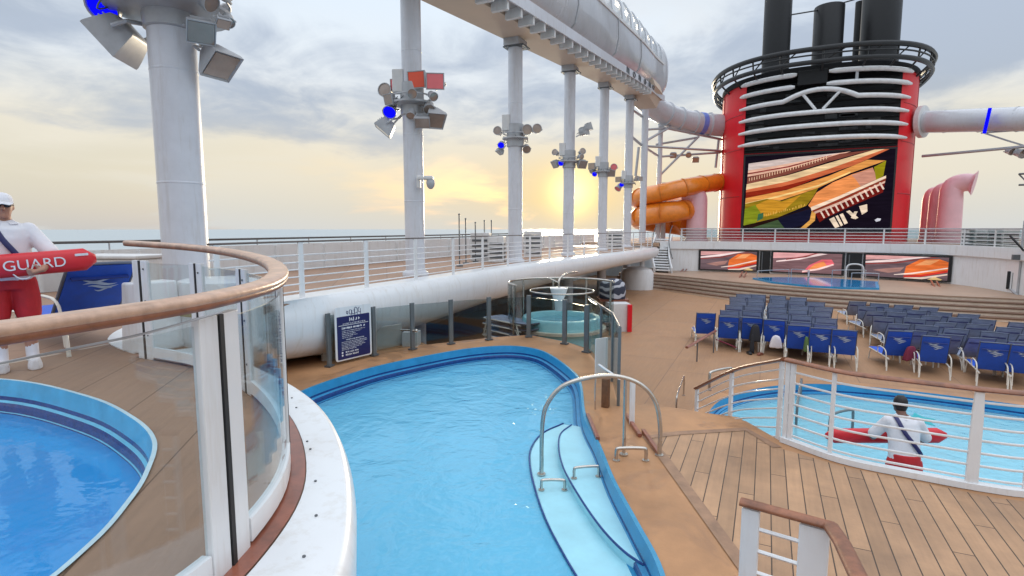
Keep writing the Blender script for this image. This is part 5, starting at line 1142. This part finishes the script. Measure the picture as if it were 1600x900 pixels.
# ------------------------------------------------------------------ sun loungers
def lounger(bmat, smat, back, emblem, label, flat=False):
    t = thing('sun_lounger', label, 'sun lounger')
    W2 = .31; L0 = .62                                   # head end towards -y (the camera), feet to +y
    def mk(n, mb, m, par=t, sm=None): o = mb.build(n, m, None, sm); o.parent = par; return o
    zs = .36; ca_, sa_ = math.cos(R(back)), math.sin(R(back)); bl_ = .80
    hb = Vector((0, 0, zs)); tip = Vector((0, -bl_*ca_, zs+bl_*sa_))
    for s in (-1, 1):
        fr = MB().tube([(s*W2, 1.18, zs-.02), (s*W2, 0, zs), (s*W2, -.5, zs-.01)], .02, 6)
        mk('side_rail', fr, CREAMLEG, t, 60)
        mk('leg', MB().tube(cat([(s*W2, -.30, zs), (s*(W2+.02), -.42, .2), (s*(W2+.03), -.48, 0)], 3), .02, 6), CREAMLEG, t, 60)
        mk('leg', MB().tube(cat([(s*W2, 1.0, zs), (s*(W2+.01), 1.08, .18), (s*(W2+.02), 1.1, 0)], 3), .02, 6), CREAMLEG, t, 60)
        if not flat: mk('armrest', MB().tube(cat([(s*(W2+.03), .30, zs), (s*(W2+.04), .28, zs+.2), (s*(W2+.04), -.05, zs+.24), (s*(W2+.04), -.36, zs+.16), (s*(W2+.04), -.45, .1)], 4), .016, 6), CREAMLEG, t, 60)
    sl = MB(); sl.loft([[(-W2, y, zs+.014), (W2, y, zs+.014), (W2, y, zs-.004-sag), (-W2, y, zs-.004-sag)] for y, sag in ((0, 0), (.3, .012), (.6, .018), (.9, .012), (1.18, 0))])
    mk('seat_sling', sl, smat)
    n = Vector((0, -sa_, -ca_)); bk = MB()
    bk.loft([[hb.lerp(tip, f)+Vector((x, 0, 0))+n*(d+.03*math.sin(math.pi*f)*(1 if abs(x) < .2 else .4)) for x, d in ((-W2+.01, -.008), (0, -.008), (W2-.01, -.008), (W2-.01, .008), (0, .008), (-W2+.01, .008))] for f in (.02, .25, .5, .75, 1)])
    bo = mk('backrest', bk, bmat, t, 30)
    fr = MB().tube(cat([tuple(hb+Vector((-W2, 0, 0))), tuple(hb.lerp(tip, .95)+Vector((-W2, 0, 0))), tuple(tip+Vector((-W2+.05, 0, .012))), tuple(tip+Vector((W2-.05, 0, .012))), tuple(hb.lerp(tip, .95)+Vector((W2, 0, 0))), tuple(hb+Vector((W2, 0, 0)))], 4), .017, 6)
    fo = mk('back_frame', fr, M_SL, bo, 60)
    sv = MB(); q = hb.lerp(tip, .80)+n*.035
    sv.box(q, (W2*1.7, .02, .035), rot=Matrix.Rotation(R(90-back)*-1, 3, 'X')); mk('back_strap', sv, NAVY if bmat is SLATE else EMB2, bo)
    if emblem:
        em_ = MB()
        for k, (x0, x1, f, a_) in enumerate(((-.15, .17, .70, .022), (-.10, .19, .64, .02), (-.17, .10, .76, .018), (-.03, .14, .58, .014))):
            pa = []
            for i in range(9):
                u = i/8; p = hb.lerp(tip, f+.025*math.sin(u*6+k))+Vector((x0+(x1-x0)*u, 0, 0))+n*(.046); pa.append(p)
            up = (tip-hb).normalized()
            A_ = [p+up*a_*math.sin(math.pi*(i+.15)/8.3) for i, p in enumerate(pa)]; B_ = [p-up*a_*math.sin(math.pi*(i+.15)/8.3) for i, p in enumerate(pa)]
            em_.strip(A_, B_)
        mk('emblem', em_, EMBLEM, bo)
    return t
M_SL = M('slate_frame', (.10, .12, .17), .35, .3); EMB2 = M('deep_blue_strap', (.01, .035, .22), .6)
LB = 'royal blue lounger with pale emblem, '
front = [(1098, 541, 12, 72, 'standing alone at the edge of the rows', True), (1135, 549, 5, 68, 'end of the double file, with a red cord below', True), (1172, 551, 4, 66, 'draped with dark clothes', True), (1208, 556, -3, 66, 'with a white towel under its back', True), (1246, 568, 0, 74, 'between the towel and the green cloth', True), (1281, 574, 3, 72, 'just past the green cloth', True), (1318, 578, -3, 72, 'last before the open aisle', True),
         (1402, 580, 8, 62, 'crossed by a burgundy cloth', True), (1462, 592, -4, 60, 'beside the burgundy cloth', True), (1556, 606, -6, 60, 'broadest in view at the corner of the rows', True), (1606, 612, -6, 60, 'cut off by the edge of the picture', True)]
protoB = lounger(BLUEL, BLUEL, 70, True, LB+front[0][4]); protoB['group'] = 'blue sun loungers in the front row'
protoS = lounger(SLATE, SLATE, 52, False, 'x'); protoS['group'] = 'slate blue sun loungers in rows facing the screen'
protoT = lounger(SLATE, SLATE, 66, False, 'x'); protoT['group'] = protoS['group']
fpos = []
for k, (X, Y, rz, bk, lab, e) in enumerate(front):
    p = at(X, Y, LOW); p.y += .46; fpos.append(p)
    o = protoB if k == 0 else dup(protoB)
    o.location = p; o.rotation_euler.z = R(rz); o['label'] = LB+lab
usedS = [False, False]
def put(proto, i, p, rz, label):
    o = proto if not usedS[i] else dup(proto)
    usedS[i] = True; o.location = p; o.rotation_euler.z = R(rz); o['label'] = label; return o
rl_ = random.Random(12); words_n = ['second', 'third', 'fourth', 'fifth', 'sixth', 'seventh']
files = [(-1.05, 'the file by the red cord', 6, 1, 1.38), (-.33, 'the file behind the dark clothes', 6, 1, 1.38), (.42, 'the file behind the white towel', 6, 1, 1.38), (1.17, 'the file between towel and green cloth', 6, 1, 1.38), (1.85, 'the file behind the green cloth', 5, 1, 1.38)]
for x, lab, n, pr_, pt in files:
    for k in range(n):
        p = Vector((x+rl_.uniform(-.08, .08)+.03*k, 19.9+k*pt+rl_.uniform(-.12, .12)-max(0, x)*.25, LOW)); put(protoT, 1, p, rl_.uniform(-8, 8), 'slate lounger, %s from the front in %s' % (words_n[k], lab))
filesR = [(4.15, 'the file across the open aisle', 6), (4.88, 'the file behind the burgundy cloth', 6), (5.6, 'the middle file of the wide block', 6), (6.38, 'the file behind the broad blue lounger', 6), (7.2, 'the outer file near the stage steps', 5), (8.05, 'the outermost file', 4)]
for j, (x, lab, n) in enumerate(filesR):
    for k in range(n):
        y0 = 20.0-.1*j
        p = Vector((x-.12*k+rl_.uniform(-.12, .12), y0+k*1.38+rl_.uniform(-.2, .2)-(0 if j < 2 else .3), LOW)); put(protoS, 0, p, rl_.uniform(-12, 12), 'slate lounger, %s from the front in %s' % (words_n[k], lab))
# folded stacks
LS = 'x'
def stack(p, rz, n, lab, first=None):
    base = None
    for k in range(n):
        nm = ('lowest', 'second', 'third', 'fourth', 'fifth', 'sixth', 'seventh', 'eighth', 'topmost')[k]
        if stack.proto is None: o = stack.proto = lounger(SLATE, SLATE, 4, False, 'x', True); o['group'] = 'folded sun loungers in stacks'
        else: o = dup(stack.proto)
        o.location = Vector(p)+Vector((rg.uniform(-.03, .03), rg.uniform(-.03, .03), (.155*k))); o.rotation_euler.z = R(rz+rg.uniform(-2, 2)); o['label'] = '%s folded lounger counted upwards in the stack %s' % (nm, lab)
stack.proto = None
p = at(800, 528, 0); stack((p.x-.35, p.y+1.1, LOW), 62, 9, 'behind the glass pool fence')
# curtained table and striped box behind the tub
ct = dep(957, 452, 23.5); o = thing('covered_pile', 'rounded pile under a dark zebra patterned cover behind the glass screen', 'covered pile', (ct.x, ct.y, LOW))
zm, nz, oz = newmat('zebra_cover'); bz = node(nz, 'BsdfPrincipled', Roughness=.7); wv_ = node(nz, 'TexWave', Scale=1.1, Distortion=9., Detail=2.); wv_.bands_direction = 'Z'; rz_ = node(nz, 'ValToRGB'); rz_.color_ramp.interpolation = 'CONSTANT'
rz_.color_ramp.elements[0].color = (.03, .035, .06, 1); rz_.color_ramp.elements[1].color = (.45, .46, .5, 1); rz_.color_ramp.elements[1].position = .62
nz.links.new(pos(nz), wv_.inputs['Vector']); nz.links.new(wv_.outputs['Fac'], rz_.inputs[0]); nz.links.new(rz_.outputs[0], bz.inputs['Base Color']); nz.links.new(bz.outputs[0], oz.inputs[0])
MB().loft([[(ct.x+r*math.cos(2*math.pi*k/20), ct.y+r*math.sin(2*math.pi*k/20), z_) for k in range(20)] for r, z_ in ((.56, -.35), (.58, .05), (.52, .30), (.36, .45), (.05, .50))]).build('cover', zm, o, 60)
MB().box((ct.x, ct.y, -.40), (1.25, 1.25, .07), .4).build('table_top', WOODR, o); MB().box((ct.x, ct.y, (LOW-.44)/2), (.7, .7, -.44-LOW), .4).build('pedestal', OFFW, o)
cb = dep(966, 488, 21.5); o = thing('striped_crate', 'white slatted crate with a red edge beside the zebra covered pile', 'crate', (cb.x, cb.y, LOW))
MB().box((cb.x, cb.y, LOW+.55), (.8, .7, 1.1), .5).build('body', OFFW, o); MB().box((cb.x+.42, cb.y-.05, LOW+.55), (.16, .5, 1.06), .5).build('red_edge', RED, o)
for k in range(5): MB().box((cb.x-.2, cb.y-.36, LOW+.2+k*.19), (.55, .06, .05), .5).build('slat', GREYD, o)
# clothes and towels left on the loungers
def cloth(name, label, cat_, p, m, size, rz=0., droop=.35, seed=1):
    r_ = random.Random(seed); n = 9; mb = MB(); g = []
    for i in range(n):
        for j in range(n):
            u, v = i/(n-1)-.5, j/(n-1)-.5
            e = max(abs(u), abs(v))*2; g.append((u*size[0]*(1-.2*e*e), v*size[1]*(1-.15*e), size[2]*(1-e**2*1.0)-droop*max(0, e-.55)+r_.uniform(-.018, .018)))
    mb.add(g, [(i*n+j, i*n+j+1, (i+1)*n+j+1, (i+1)*n+j) for i in range(n-1) for j in range(n-1)])
    mb.xf(Matrix.Translation(p) @ Matrix.Rotation(rz, 4, 'Z')); o = mb.build(name, m, None, 180)
    s = o.modifiers.new('thick', 'SOLIDIFY'); s.thickness = .018; s2 = o.modifiers.new('sub', 'SUBSURF'); s2.levels = s2.render_levels = 1
    return tag(o, label, cat_)
p = fpos[2]; cloth('dark_jacket', 'black jacket draped over the lounger back at the double file', 'jacket', p+Vector((.12, -.42, .78)), DARKCLOTH, (.42, .34, .16), .3, .9, 3)
cloth('dark_trousers', 'dark trousers hanging down below the black jacket', 'trousers', p+Vector((.05, -.56, .42)), DARKCLOTH, (.18, .16, .22), .2, .9, 8)
sh = thing('deck_shoes', 'pair of dark shoes on the deck below the hanging dark trousers', 'shoes', tuple(p+Vector((.1, -.7, 0))))
for dx, rz in ((-.02, .4), (.30, -.5)): MB().loft([[(p.x+dx+a*math.cos(rz)-b*math.sin(rz), p.y-.72+a*math.sin(rz)+b*math.cos(rz), LOW+h) for a, b in ((-.045, -y), (.045, -y), (.05, y), (-.05, y))] for h, y in ((0, .13), (.05, .13), (.09, .06))]).build('shoe', (BLACK, WOODR)[dx > .1], sh, None, .012)
p = fpos[3]; cloth('white_towel', 'white towel bunched under the front lounger back', 'towel', p+Vector((.06, -.50, .50)), TOWEL, (.44, .22, .16), .1, .5, 5)
p = (fpos[4]+fpos[5])/2; cloth('green_cloth', 'green cloth hanging between two blue loungers', 'cloth', p+Vector((-.08, -.3, .78)), GREENC, (.17, .3, .05), .1, .9, 6)
p = fpos[7]; cloth('burgundy_cloth', 'burgundy and navy cloth slung across the blue loungers', 'cloth', p+Vector((.32, -.25, .62)), BURG, (.5, .2, .1), .6, .7, 7)
p = fpos[1]; tag(MB().tube(cat([tuple(p+Vector((-.34, -.5, .38))), tuple(p+Vector((.0, -.53, .28))), tuple(p+Vector((.3, -.5, .16)))], 4), .02, 6).build('red_cord', BURG, None, 60), 'dark red cord slung below the end lounger of the double file', 'cord')
# ------------------------------------------------------------------ people
def limb(mb, pts, rs, n=12, k=4):
    P_ = cat(pts, k); R_ = cat([(r, 0) for r in rs], k); mb.tube(P_, [max(.004, q[0]) for q in R_], n)
    mb.ball(pts[0], rs[0], 12, 8); mb.ball(pts[-1], rs[-1], 12, 8)
def rings(mb, rr, n=20):
    mb.loft([[(cx+rx*math.cos(2*math.pi*k/n), cy+ry*math.sin(2*math.pi*k/n), z_) for k in range(n)] for z_, rx, ry, cx, cy in rr])
def hand(mb, w, d, curl, side, s=1.):
    """w wrist, d pointing direction, curl = direction the fingers close towards, side = thumb direction."""
    d, curl, side = Vector(d).normalized(), Vector(curl).normalized(), Vector(side).normalized(); w = Vector(w)
    pc = w+d*.05*s
    mb.tube([w, w+d*.03*s, w+d*.085*s], [.026*s, .036*s, .036*s], 10, flat=.62)
    for i, (o, L_) in enumerate(((.028, .072), (.010, .082), (-.010, .076), (-.027, .060))):
        b = w+d*.082*s+side*o*s; m1 = b+(d*.75+curl*.5).normalized()*L_*.5*s; m2 = m1+(d*.1+curl).normalized()*L_*.35*s; m3 = m2+(curl*.8-d*.6).normalized()*L_*.25*s
        mb.tube([b-d*.01, m1, m2, m3], [.0105*s, .0095*s, .009*s, .007*s], 8); mb.ball(m3, .007*s, 6, 4)
    t0 = w+d*.03*s+side*.028*s; t1 = t0+(side*.8+d*.6).normalized()*.035*s; t2 = t1+(d*.5+curl*.9).normalized()*.035*s
    mb.tube([t0, t1, t2], [.014*s, .012*s, .008*s], 8); mb.ball(t2, .008*s, 6, 4)
def person(label, loc, rz, skin, pose, cap=False, scale=1.):
    o = thing('person', label, 'person', loc); o.rotation_euler.z = rz; o.scale = (scale,)*3
    lean = pose.get('lean', 0.)                 # forward lean (metres at the shoulder), figure faces -y
    def T(z_, y=0., x=0.): f = max(0, (z_-.92)/.55); return (x, y-lean*f, z_-.10*lean*f)
    b = MB()
    for s in (-1, 1):
        limb(b, [(s*.095, .0, .90), (s*.105, -.015, .70), (s*.11, -.012, .49), (s*.112, .03, .32), (s*.115, .035, .09)], [.095, .078, .056, .058, .040])
        b.loft([[(s*.12+x*.045, y, z_) for x, y in ((-1, .08), (1, .08), (1.1, -.14), (-.9, -.14))] for z_ in (.012, .07)])
    rr = [(.84, .165, .115, 0, 0.005), (.95, .165, .115, 0, 0), (1.05, .152, .108, 0, 0), (1.15, .155, .110, 0, 0), (1.28, .175, .118, 0, 0), (1.38, .180, .105, 0, .0), (1.435, .13, .08, 0, .01), (1.465, .07, .06, 0, .01)]
    rings(b, [(T(z_)[2], rx, ry, 0, cy+T(z_)[1]) for z_, rx, ry, cx, cy in rr])
    hd = Vector(T(1.60)); hd.y -= .015+pose.get('nod', 0); hd.z += -pose.get('nod', 0)*.4
    b.tube([T(1.42, .012), tuple(hd+Vector((0, .015, -.06)))], [.060, .055], 14)
    rings(b, [(hd.z+z_, rx, ry, hd.x, hd.y+cy) for z_, rx, ry, cx, cy in ((-.115, .022, .025, 0, -.055), (-.105, .040, .045, 0, -.042), (-.075, .058, .070, 0, -.018), (-.03, .070, .088, 0, -.002), (.02, .075, .096, 0, .004), (.06, .074, .096, 0, .006), (.095, .060, .080, 0, .008), (.118, .030, .042, 0, .008))], 18)
    f = hd
    b.tube([tuple(f+Vector((0, -.088, .012))), tuple(f+Vector((0, -.108, -.028)))], [.010, .016], 8); b.ball(tuple(f+Vector((0, -.108, -.03))), (.018, .012, .011))
    b.ball(tuple(f+Vector((0, -.074, -.068))), (.026, .014, .010)); b.ball(tuple(f+Vector((0, -.068, -.078))), (.022, .014, .010))
    for s in (-1, 1):
        b.ball(tuple(f+Vector((s*.076, .012, -.005))), (.012, .022, .032)); b.tube([tuple(f+Vector((s*.012, -.088, .026))), tuple(f+Vector((s*.050, -.078, .026)))], .008, 6)
    for arm, s in (('L', 1), ('R', -1)):
        sh_, el, wr, d, cu, sd_ = pose[arm]
        sh_ = Vector(T(1.375, 0, s*.175)); limb(b, [tuple(sh_), tuple(sh_.lerp(Vector(el), .5)), tuple(el)], [.058, .050, .042]); limb(b, [tuple(el), tuple(Vector(el).lerp(Vector(wr), .35)), tuple(wr)], [.042, .042, .028]); hand(b, wr, d, cu, sd_)
    remeshed(b, 'body', skin, o, .009, 3)
    # clothes
    c_ = MB(); rings(c_, [(T(z_)[2], rx, ry, 0, cy+T(z_)[1]) for z_, rx, ry, cx, cy in ((.88, .192, .142, 0, 0), (.96, .188, .138, 0, 0), (1.06, .180, .136, 0, -.004), (1.18, .184, .138, 0, -.006), (1.30, .196, .138, 0, -.004), (1.385, .192, .122, 0, .0), (1.43, .135, .092, 0, .01), (1.462, .082, .074, 0, .01))])
    for arm, s in (('L', 1), ('R', -1)):
        sh_ = Vector(T(1.375, 0, s*.172)); el = Vector(pose[arm][1]); limb(c_, [tuple(sh_), tuple(sh_.lerp(el, .45)), tuple(sh_.lerp(el, .86))], [.076, .074, .074])
    sho = remeshed(c_, 'polo_shirt', SHIRT, o, .012, 5)
    cl = MB(); 
    for s in (-1, 1): cl.strip([T(1.462, -.055, s*.015), T(1.475, -.03, s*.06), T(1.475, .05, s*.07), T(1.475, .085, s*.0)], [T(1.43, -.095, s*.045), T(1.435, -.07, s*.10), T(1.435, .07, s*.10), T(1.43, .11, s*.0)])
    c2_ = cl.build('collar', SHIRT); c2_.parent = sho; m_ = c2_.modifiers.new('t', 'SOLIDIFY'); m_.thickness = .008
    h_ = MB(); rings(h_, [(z_, rx, ry, 0, 0) for z_, rx, ry in ((.80, .185, .135), (.90, .188, .140), (.96, .180, .132), (.99, .172, .126))])
    for s in (-1, 1): limb(h_, [(s*.098, 0, .86), (s*.108, -.012, .70), (s*.114, -.015, .56)], [.108, .112, .104])
    remeshed(h_, 'shorts', SHORTS, o, .012, 4)
    for s in (-1, 1):
        m = MB(); m.tube(cat([(s*.115, .035, .24), (s*.115, .035, .12), (s*.117, .02, .07)], 3), .052, 12); k_ = m.build('sock', SHIRT, None, 60); k_.parent = o
        m = MB(); m.loft([[(s*.122+x*w, y, z_) for x, y in ((-.7, .105), (.7, .105), (1.05, .0), (1.05, -.12), (.5, -.19), (-.5, -.19), (-1.0, -.12), (-.95, 0))] for z_, w in ((.0, .055), (.035, .056), (.075, .048), (.105, .03))]); k_ = m.build('shoe', TOWEL, None, 50, .012); k_.parent = o
    if cap:
        m = MB(); rings(m, [(hd.z+z_, rx, ry, hd.x, hd.y+cy) for z_, rx, ry, cx, cy in ((.035, .083, .104, 0, .006), (.07, .082, .102, 0, .008), (.105, .068, .086, 0, .010), (.128, .036, .046, 0, .010), (.134, .008, .01, 0, .01))], 20)
        m.loft([[(hd.x+x*w, hd.y+y, hd.z+z_-abs(x)*.012) for x in (-1, -.5, 0, .5, 1)]+[(hd.x+x*w, hd.y+y, hd.z+z_-.006-abs(x)*.012) for x in (1, .5, 0, -.5, -1)] for y, z_, w in ((-.08, .045, .078), (-.125, .036, .074), (-.165, .024, .05))])
        k_ = m.build('cap', SHIRT, None, 60); k_.parent = o
        m = MB()
        for s in (-1, 1): m.ball(tuple(f+Vector((s*.034, -.089, .010))), (.031, .014, .023), 12, 8); m.tube([tuple(f+Vector((s*.062, -.082, .014))), tuple(f+Vector((s*.080, -.02, .014))), tuple(f+Vector((s*.078, .02, .006)))], .005, 6)
        m.tube([tuple(f+Vector((-.012, -.098, .014))), tuple(f+Vector((.012, -.098, .014)))], .005, 6); k_ = m.build('sunglasses', BLACK, None, 60); k_.parent = o
    hm = MB(); zt_ = .03 if cap else .125
    hr_ = [(-.06, .060, .066, .036), (-.02, .078, .080, .026), (.03, .081, .092, .016), (.06, .080, .098, .012)]+([] if cap else [(.10, .066, .086, .010), (.13, .034, .05, .010)])
    hm.loft([[(hd.x+rx*math.cos(t_), hd.y+cy+ry*math.sin(t_), hd.z+z_) for t_ in [R(-8+196*k/15) for k in range(16)]] for z_, rx, ry, cy in hr_]); k_ = hm.build('hair', HAIR, None, 60); k_.parent = o
    if not cap:
        m = MB()
        for s in (-1, 1): m.ball(tuple(f+Vector((s*.032, -.086, .012))), (.012, .008, .008), 8, 6)
        k_ = m.build('eyes', BLACK, None, 60); k_.parent = o
    # seat strap across the chest
    pa = []
    fr_, bk_ = -.150, .150
    ordp = [(-.10, 0.02, 1.455), (-.075, fr_*.75, 1.40), (-.02, fr_, 1.28), (.06, fr_-.002, 1.15), (.13, fr_*.85, 1.03), (.188, -.02, .97), (.14, bk_*.8, 1.03), (.05, bk_+.004, 1.16), (-.04, bk_, 1.29), (-.09, bk_*.75, 1.41)]
    if pose.get('mirror'): ordp = [(-x, y, z_) for x, y, z_ in ordp]
    cp_ = cat([T(z_, y, x) for x, y, z_ in ordp], 4, True); m = MB(); m.tube(cp_, .026, 8, True, flat=.35); k_ = m.build('shoulder_strap', NAVY, None, 60); k_.parent = o
    return o
# the guard on the terrace, facing the camera
g0 = at(32, 577, UP)
fc = math.atan2(-g0.x, g0.y)                 # turn that makes -y face the camera
g1 = person('person in a white polo and cap with red shorts, standing above the whirlpool', (g0.x-.03, g0.y+.0, UP+.001), math.atan2(-(0-g0.x)*-1, -(0-g0.y)*-1) if False else fc_ if (fc_ := math.atan2(g0.x*-1, g0.y)*1) is None else fc_, SKIN,
  {'L': (None, (.34, -.10, 1.12), (.24, -.37, 1.00), (-.85, .05, -.3), (0, .6, .6), (0, -.3, .9)), 'R': (None, (-.30, -.04, 1.10), (-.13, -.25, 1.0), (.9, -.2, 0), (0, .6, -.5), (0, -.3, .9)), 'lean': .0}, True, .95)
def rescue_tube(label, c, ang, tilt, length, text=None):
    o = thing('rescue_tube', label, 'rescue tube', tuple(c), 'red rescue tubes'); o.rotation_euler = (0, tilt, ang)
    m = MB(); k = 14; pr_ = []
    for i in range(k+1):
        x = -length/2+length*i/k; e = min(1, .35+.65*math.sqrt(max(0, 1-max(0, abs(x)-length/2+.08)**2/.0064))); pr_.append([(x, .07*e*math.cos(t_), .105*e*math.copysign(abs(math.sin(t_))**.6, math.sin(t_))) for t_ in [2*math.pi*q/16 for q in range(16)]])
    b = m.loft(pr_).build('foam', REDF, None, 60); b.parent = o
    if text:
        tm = textmesh(text, .128, .002); tm.xf(Matrix.Translation((.16, -.0735, -.005)) @ Matrix.Rotation(R(90), 4, 'X')); k_ = tm.build('lettering', SHIRT); k_.parent = b
        m = MB(); m.box((.50, -.0715, .05), (.10, .003, .022)); k_ = m.build('maker_label', SHIRT); k_.parent = b
    m = MB().tube(cat([(.0, -.05, -.075), (.04, -.07, -.12), (.10, -.07, -.12), (.14, -.05, -.075)], 4), .006, 6); k_ = m.build('cord', SHIRT, None, 60); k_.parent = o
    return o
tc_ = g1.location+Matrix.Rotation(g1.rotation_euler.z, 3, 'Z') @ Vector((.02, -.25, .99))
rescue_tube('red foam rescue tube lettered GUARD across the waist of the capped person', tc_, g1.rotation_euler.z, R(-4), 1.22, 'GUARD')
# blue lounger behind the guard
bp_ = at(118, 545, UP); bs = lounger(BLUEL, BLUEL, 46, True, 'royal blue lounger with a pale wave emblem standing behind the capped person'); bs.location = (bp_.x-.05, bp_.y+.15, UP); bs.rotation_euler.z = fc+R(15)
# white equipment box by the terrace
wb = at(192, 555, UP); o = thing('white_locker', 'white slanted locker standing behind the balustrade end', 'locker', tuple(wb))
MB().loft([[(wb.x+x, wb.y+y+.3, UP+z_) for x, y in ((-w, -.2), (w, -.2), (w, .25), (-w, .25))] for z_, w in ((0, .20), (.45, .15), (.75, .12))]).build('body', WHITE, o, None, .02)
wb2 = at(190, 455, UP); o = thing('white_bench_box', 'low white deck box by the seaward bulwark', 'deck box', tuple(wb2))
MB().box((wb2.x, wb2.y, UP+.35), (1.6, .8, .7), .3).build('box', WHITE, o, None, .04); MB().box((wb2.x, wb2.y, UP+.74), (1.7, .9, .07), .3).build('lid', OFFW, o, None, .02)
wb3 = at(262, 556, UP); o = thing('white_cabinet', 'curved white cabinet with a small notice standing on the terrace behind the glass', 'cabinet', tuple(wb3+Vector((0, .6, 0))))
Cx, Cy = wb3.x-.15, wb3.y+.75
MB().loft([[(Cx+(.52*math.cos(t_))*k_, Cy+.40*math.sin(t_)*k_, z_) for t_ in [2*math.pi*q/24 for q in range(24)]] for z_, k_ in ((UP, 1), (UP+.62, 1), (UP+.72, .95), (UP+.74, .8))]).build('shell', WHITE, o, 50)
MB().box((Cx+.0, Cy-.412, UP+.42), (.22, .012, .14)).build('notice', M('olive_notice', (.30, .27, .12), .5), o)
# the guard standing in the shallow pool, seen from behind
g2p = dep(1412, 735, 7.0); g2p.z = -1.345
v = Vector((g2p.x, g2p.y, 0)).normalized(); face = math.atan2(v.x, -v.y)    # -y turned away from the camera
face = math.atan2(v.x, -v.y)
g2_ = person('person in a white polo and red shorts standing in the shallow pool with back turned', tuple(g2p), face+R(22), SKIND,
  {'L': (None, (.32, -.22, 1.12), (.22, -.42, 1.0), (-.8, -.4, 0), (0, .6, .5), (0, -.3, .9)), 'R': (None, (-.32, -.22, 1.12), (-.22, -.42, 1.02), (.8, -.4, 0), (0, .6, -.5), (0, -.3, .9)), 'lean': .16, 'nod': .05, 'mirror': True}, False, 1.02)
tc2 = g2_.location+Matrix.Rotation(g2_.rotation_euler.z, 3, 'Z') @ Vector((.10, -.42, 1.08))
rescue_tube('red foam rescue tube held in front of the person in the shallow pool', tc2, g2_.rotation_euler.z, R(6), 1.5)
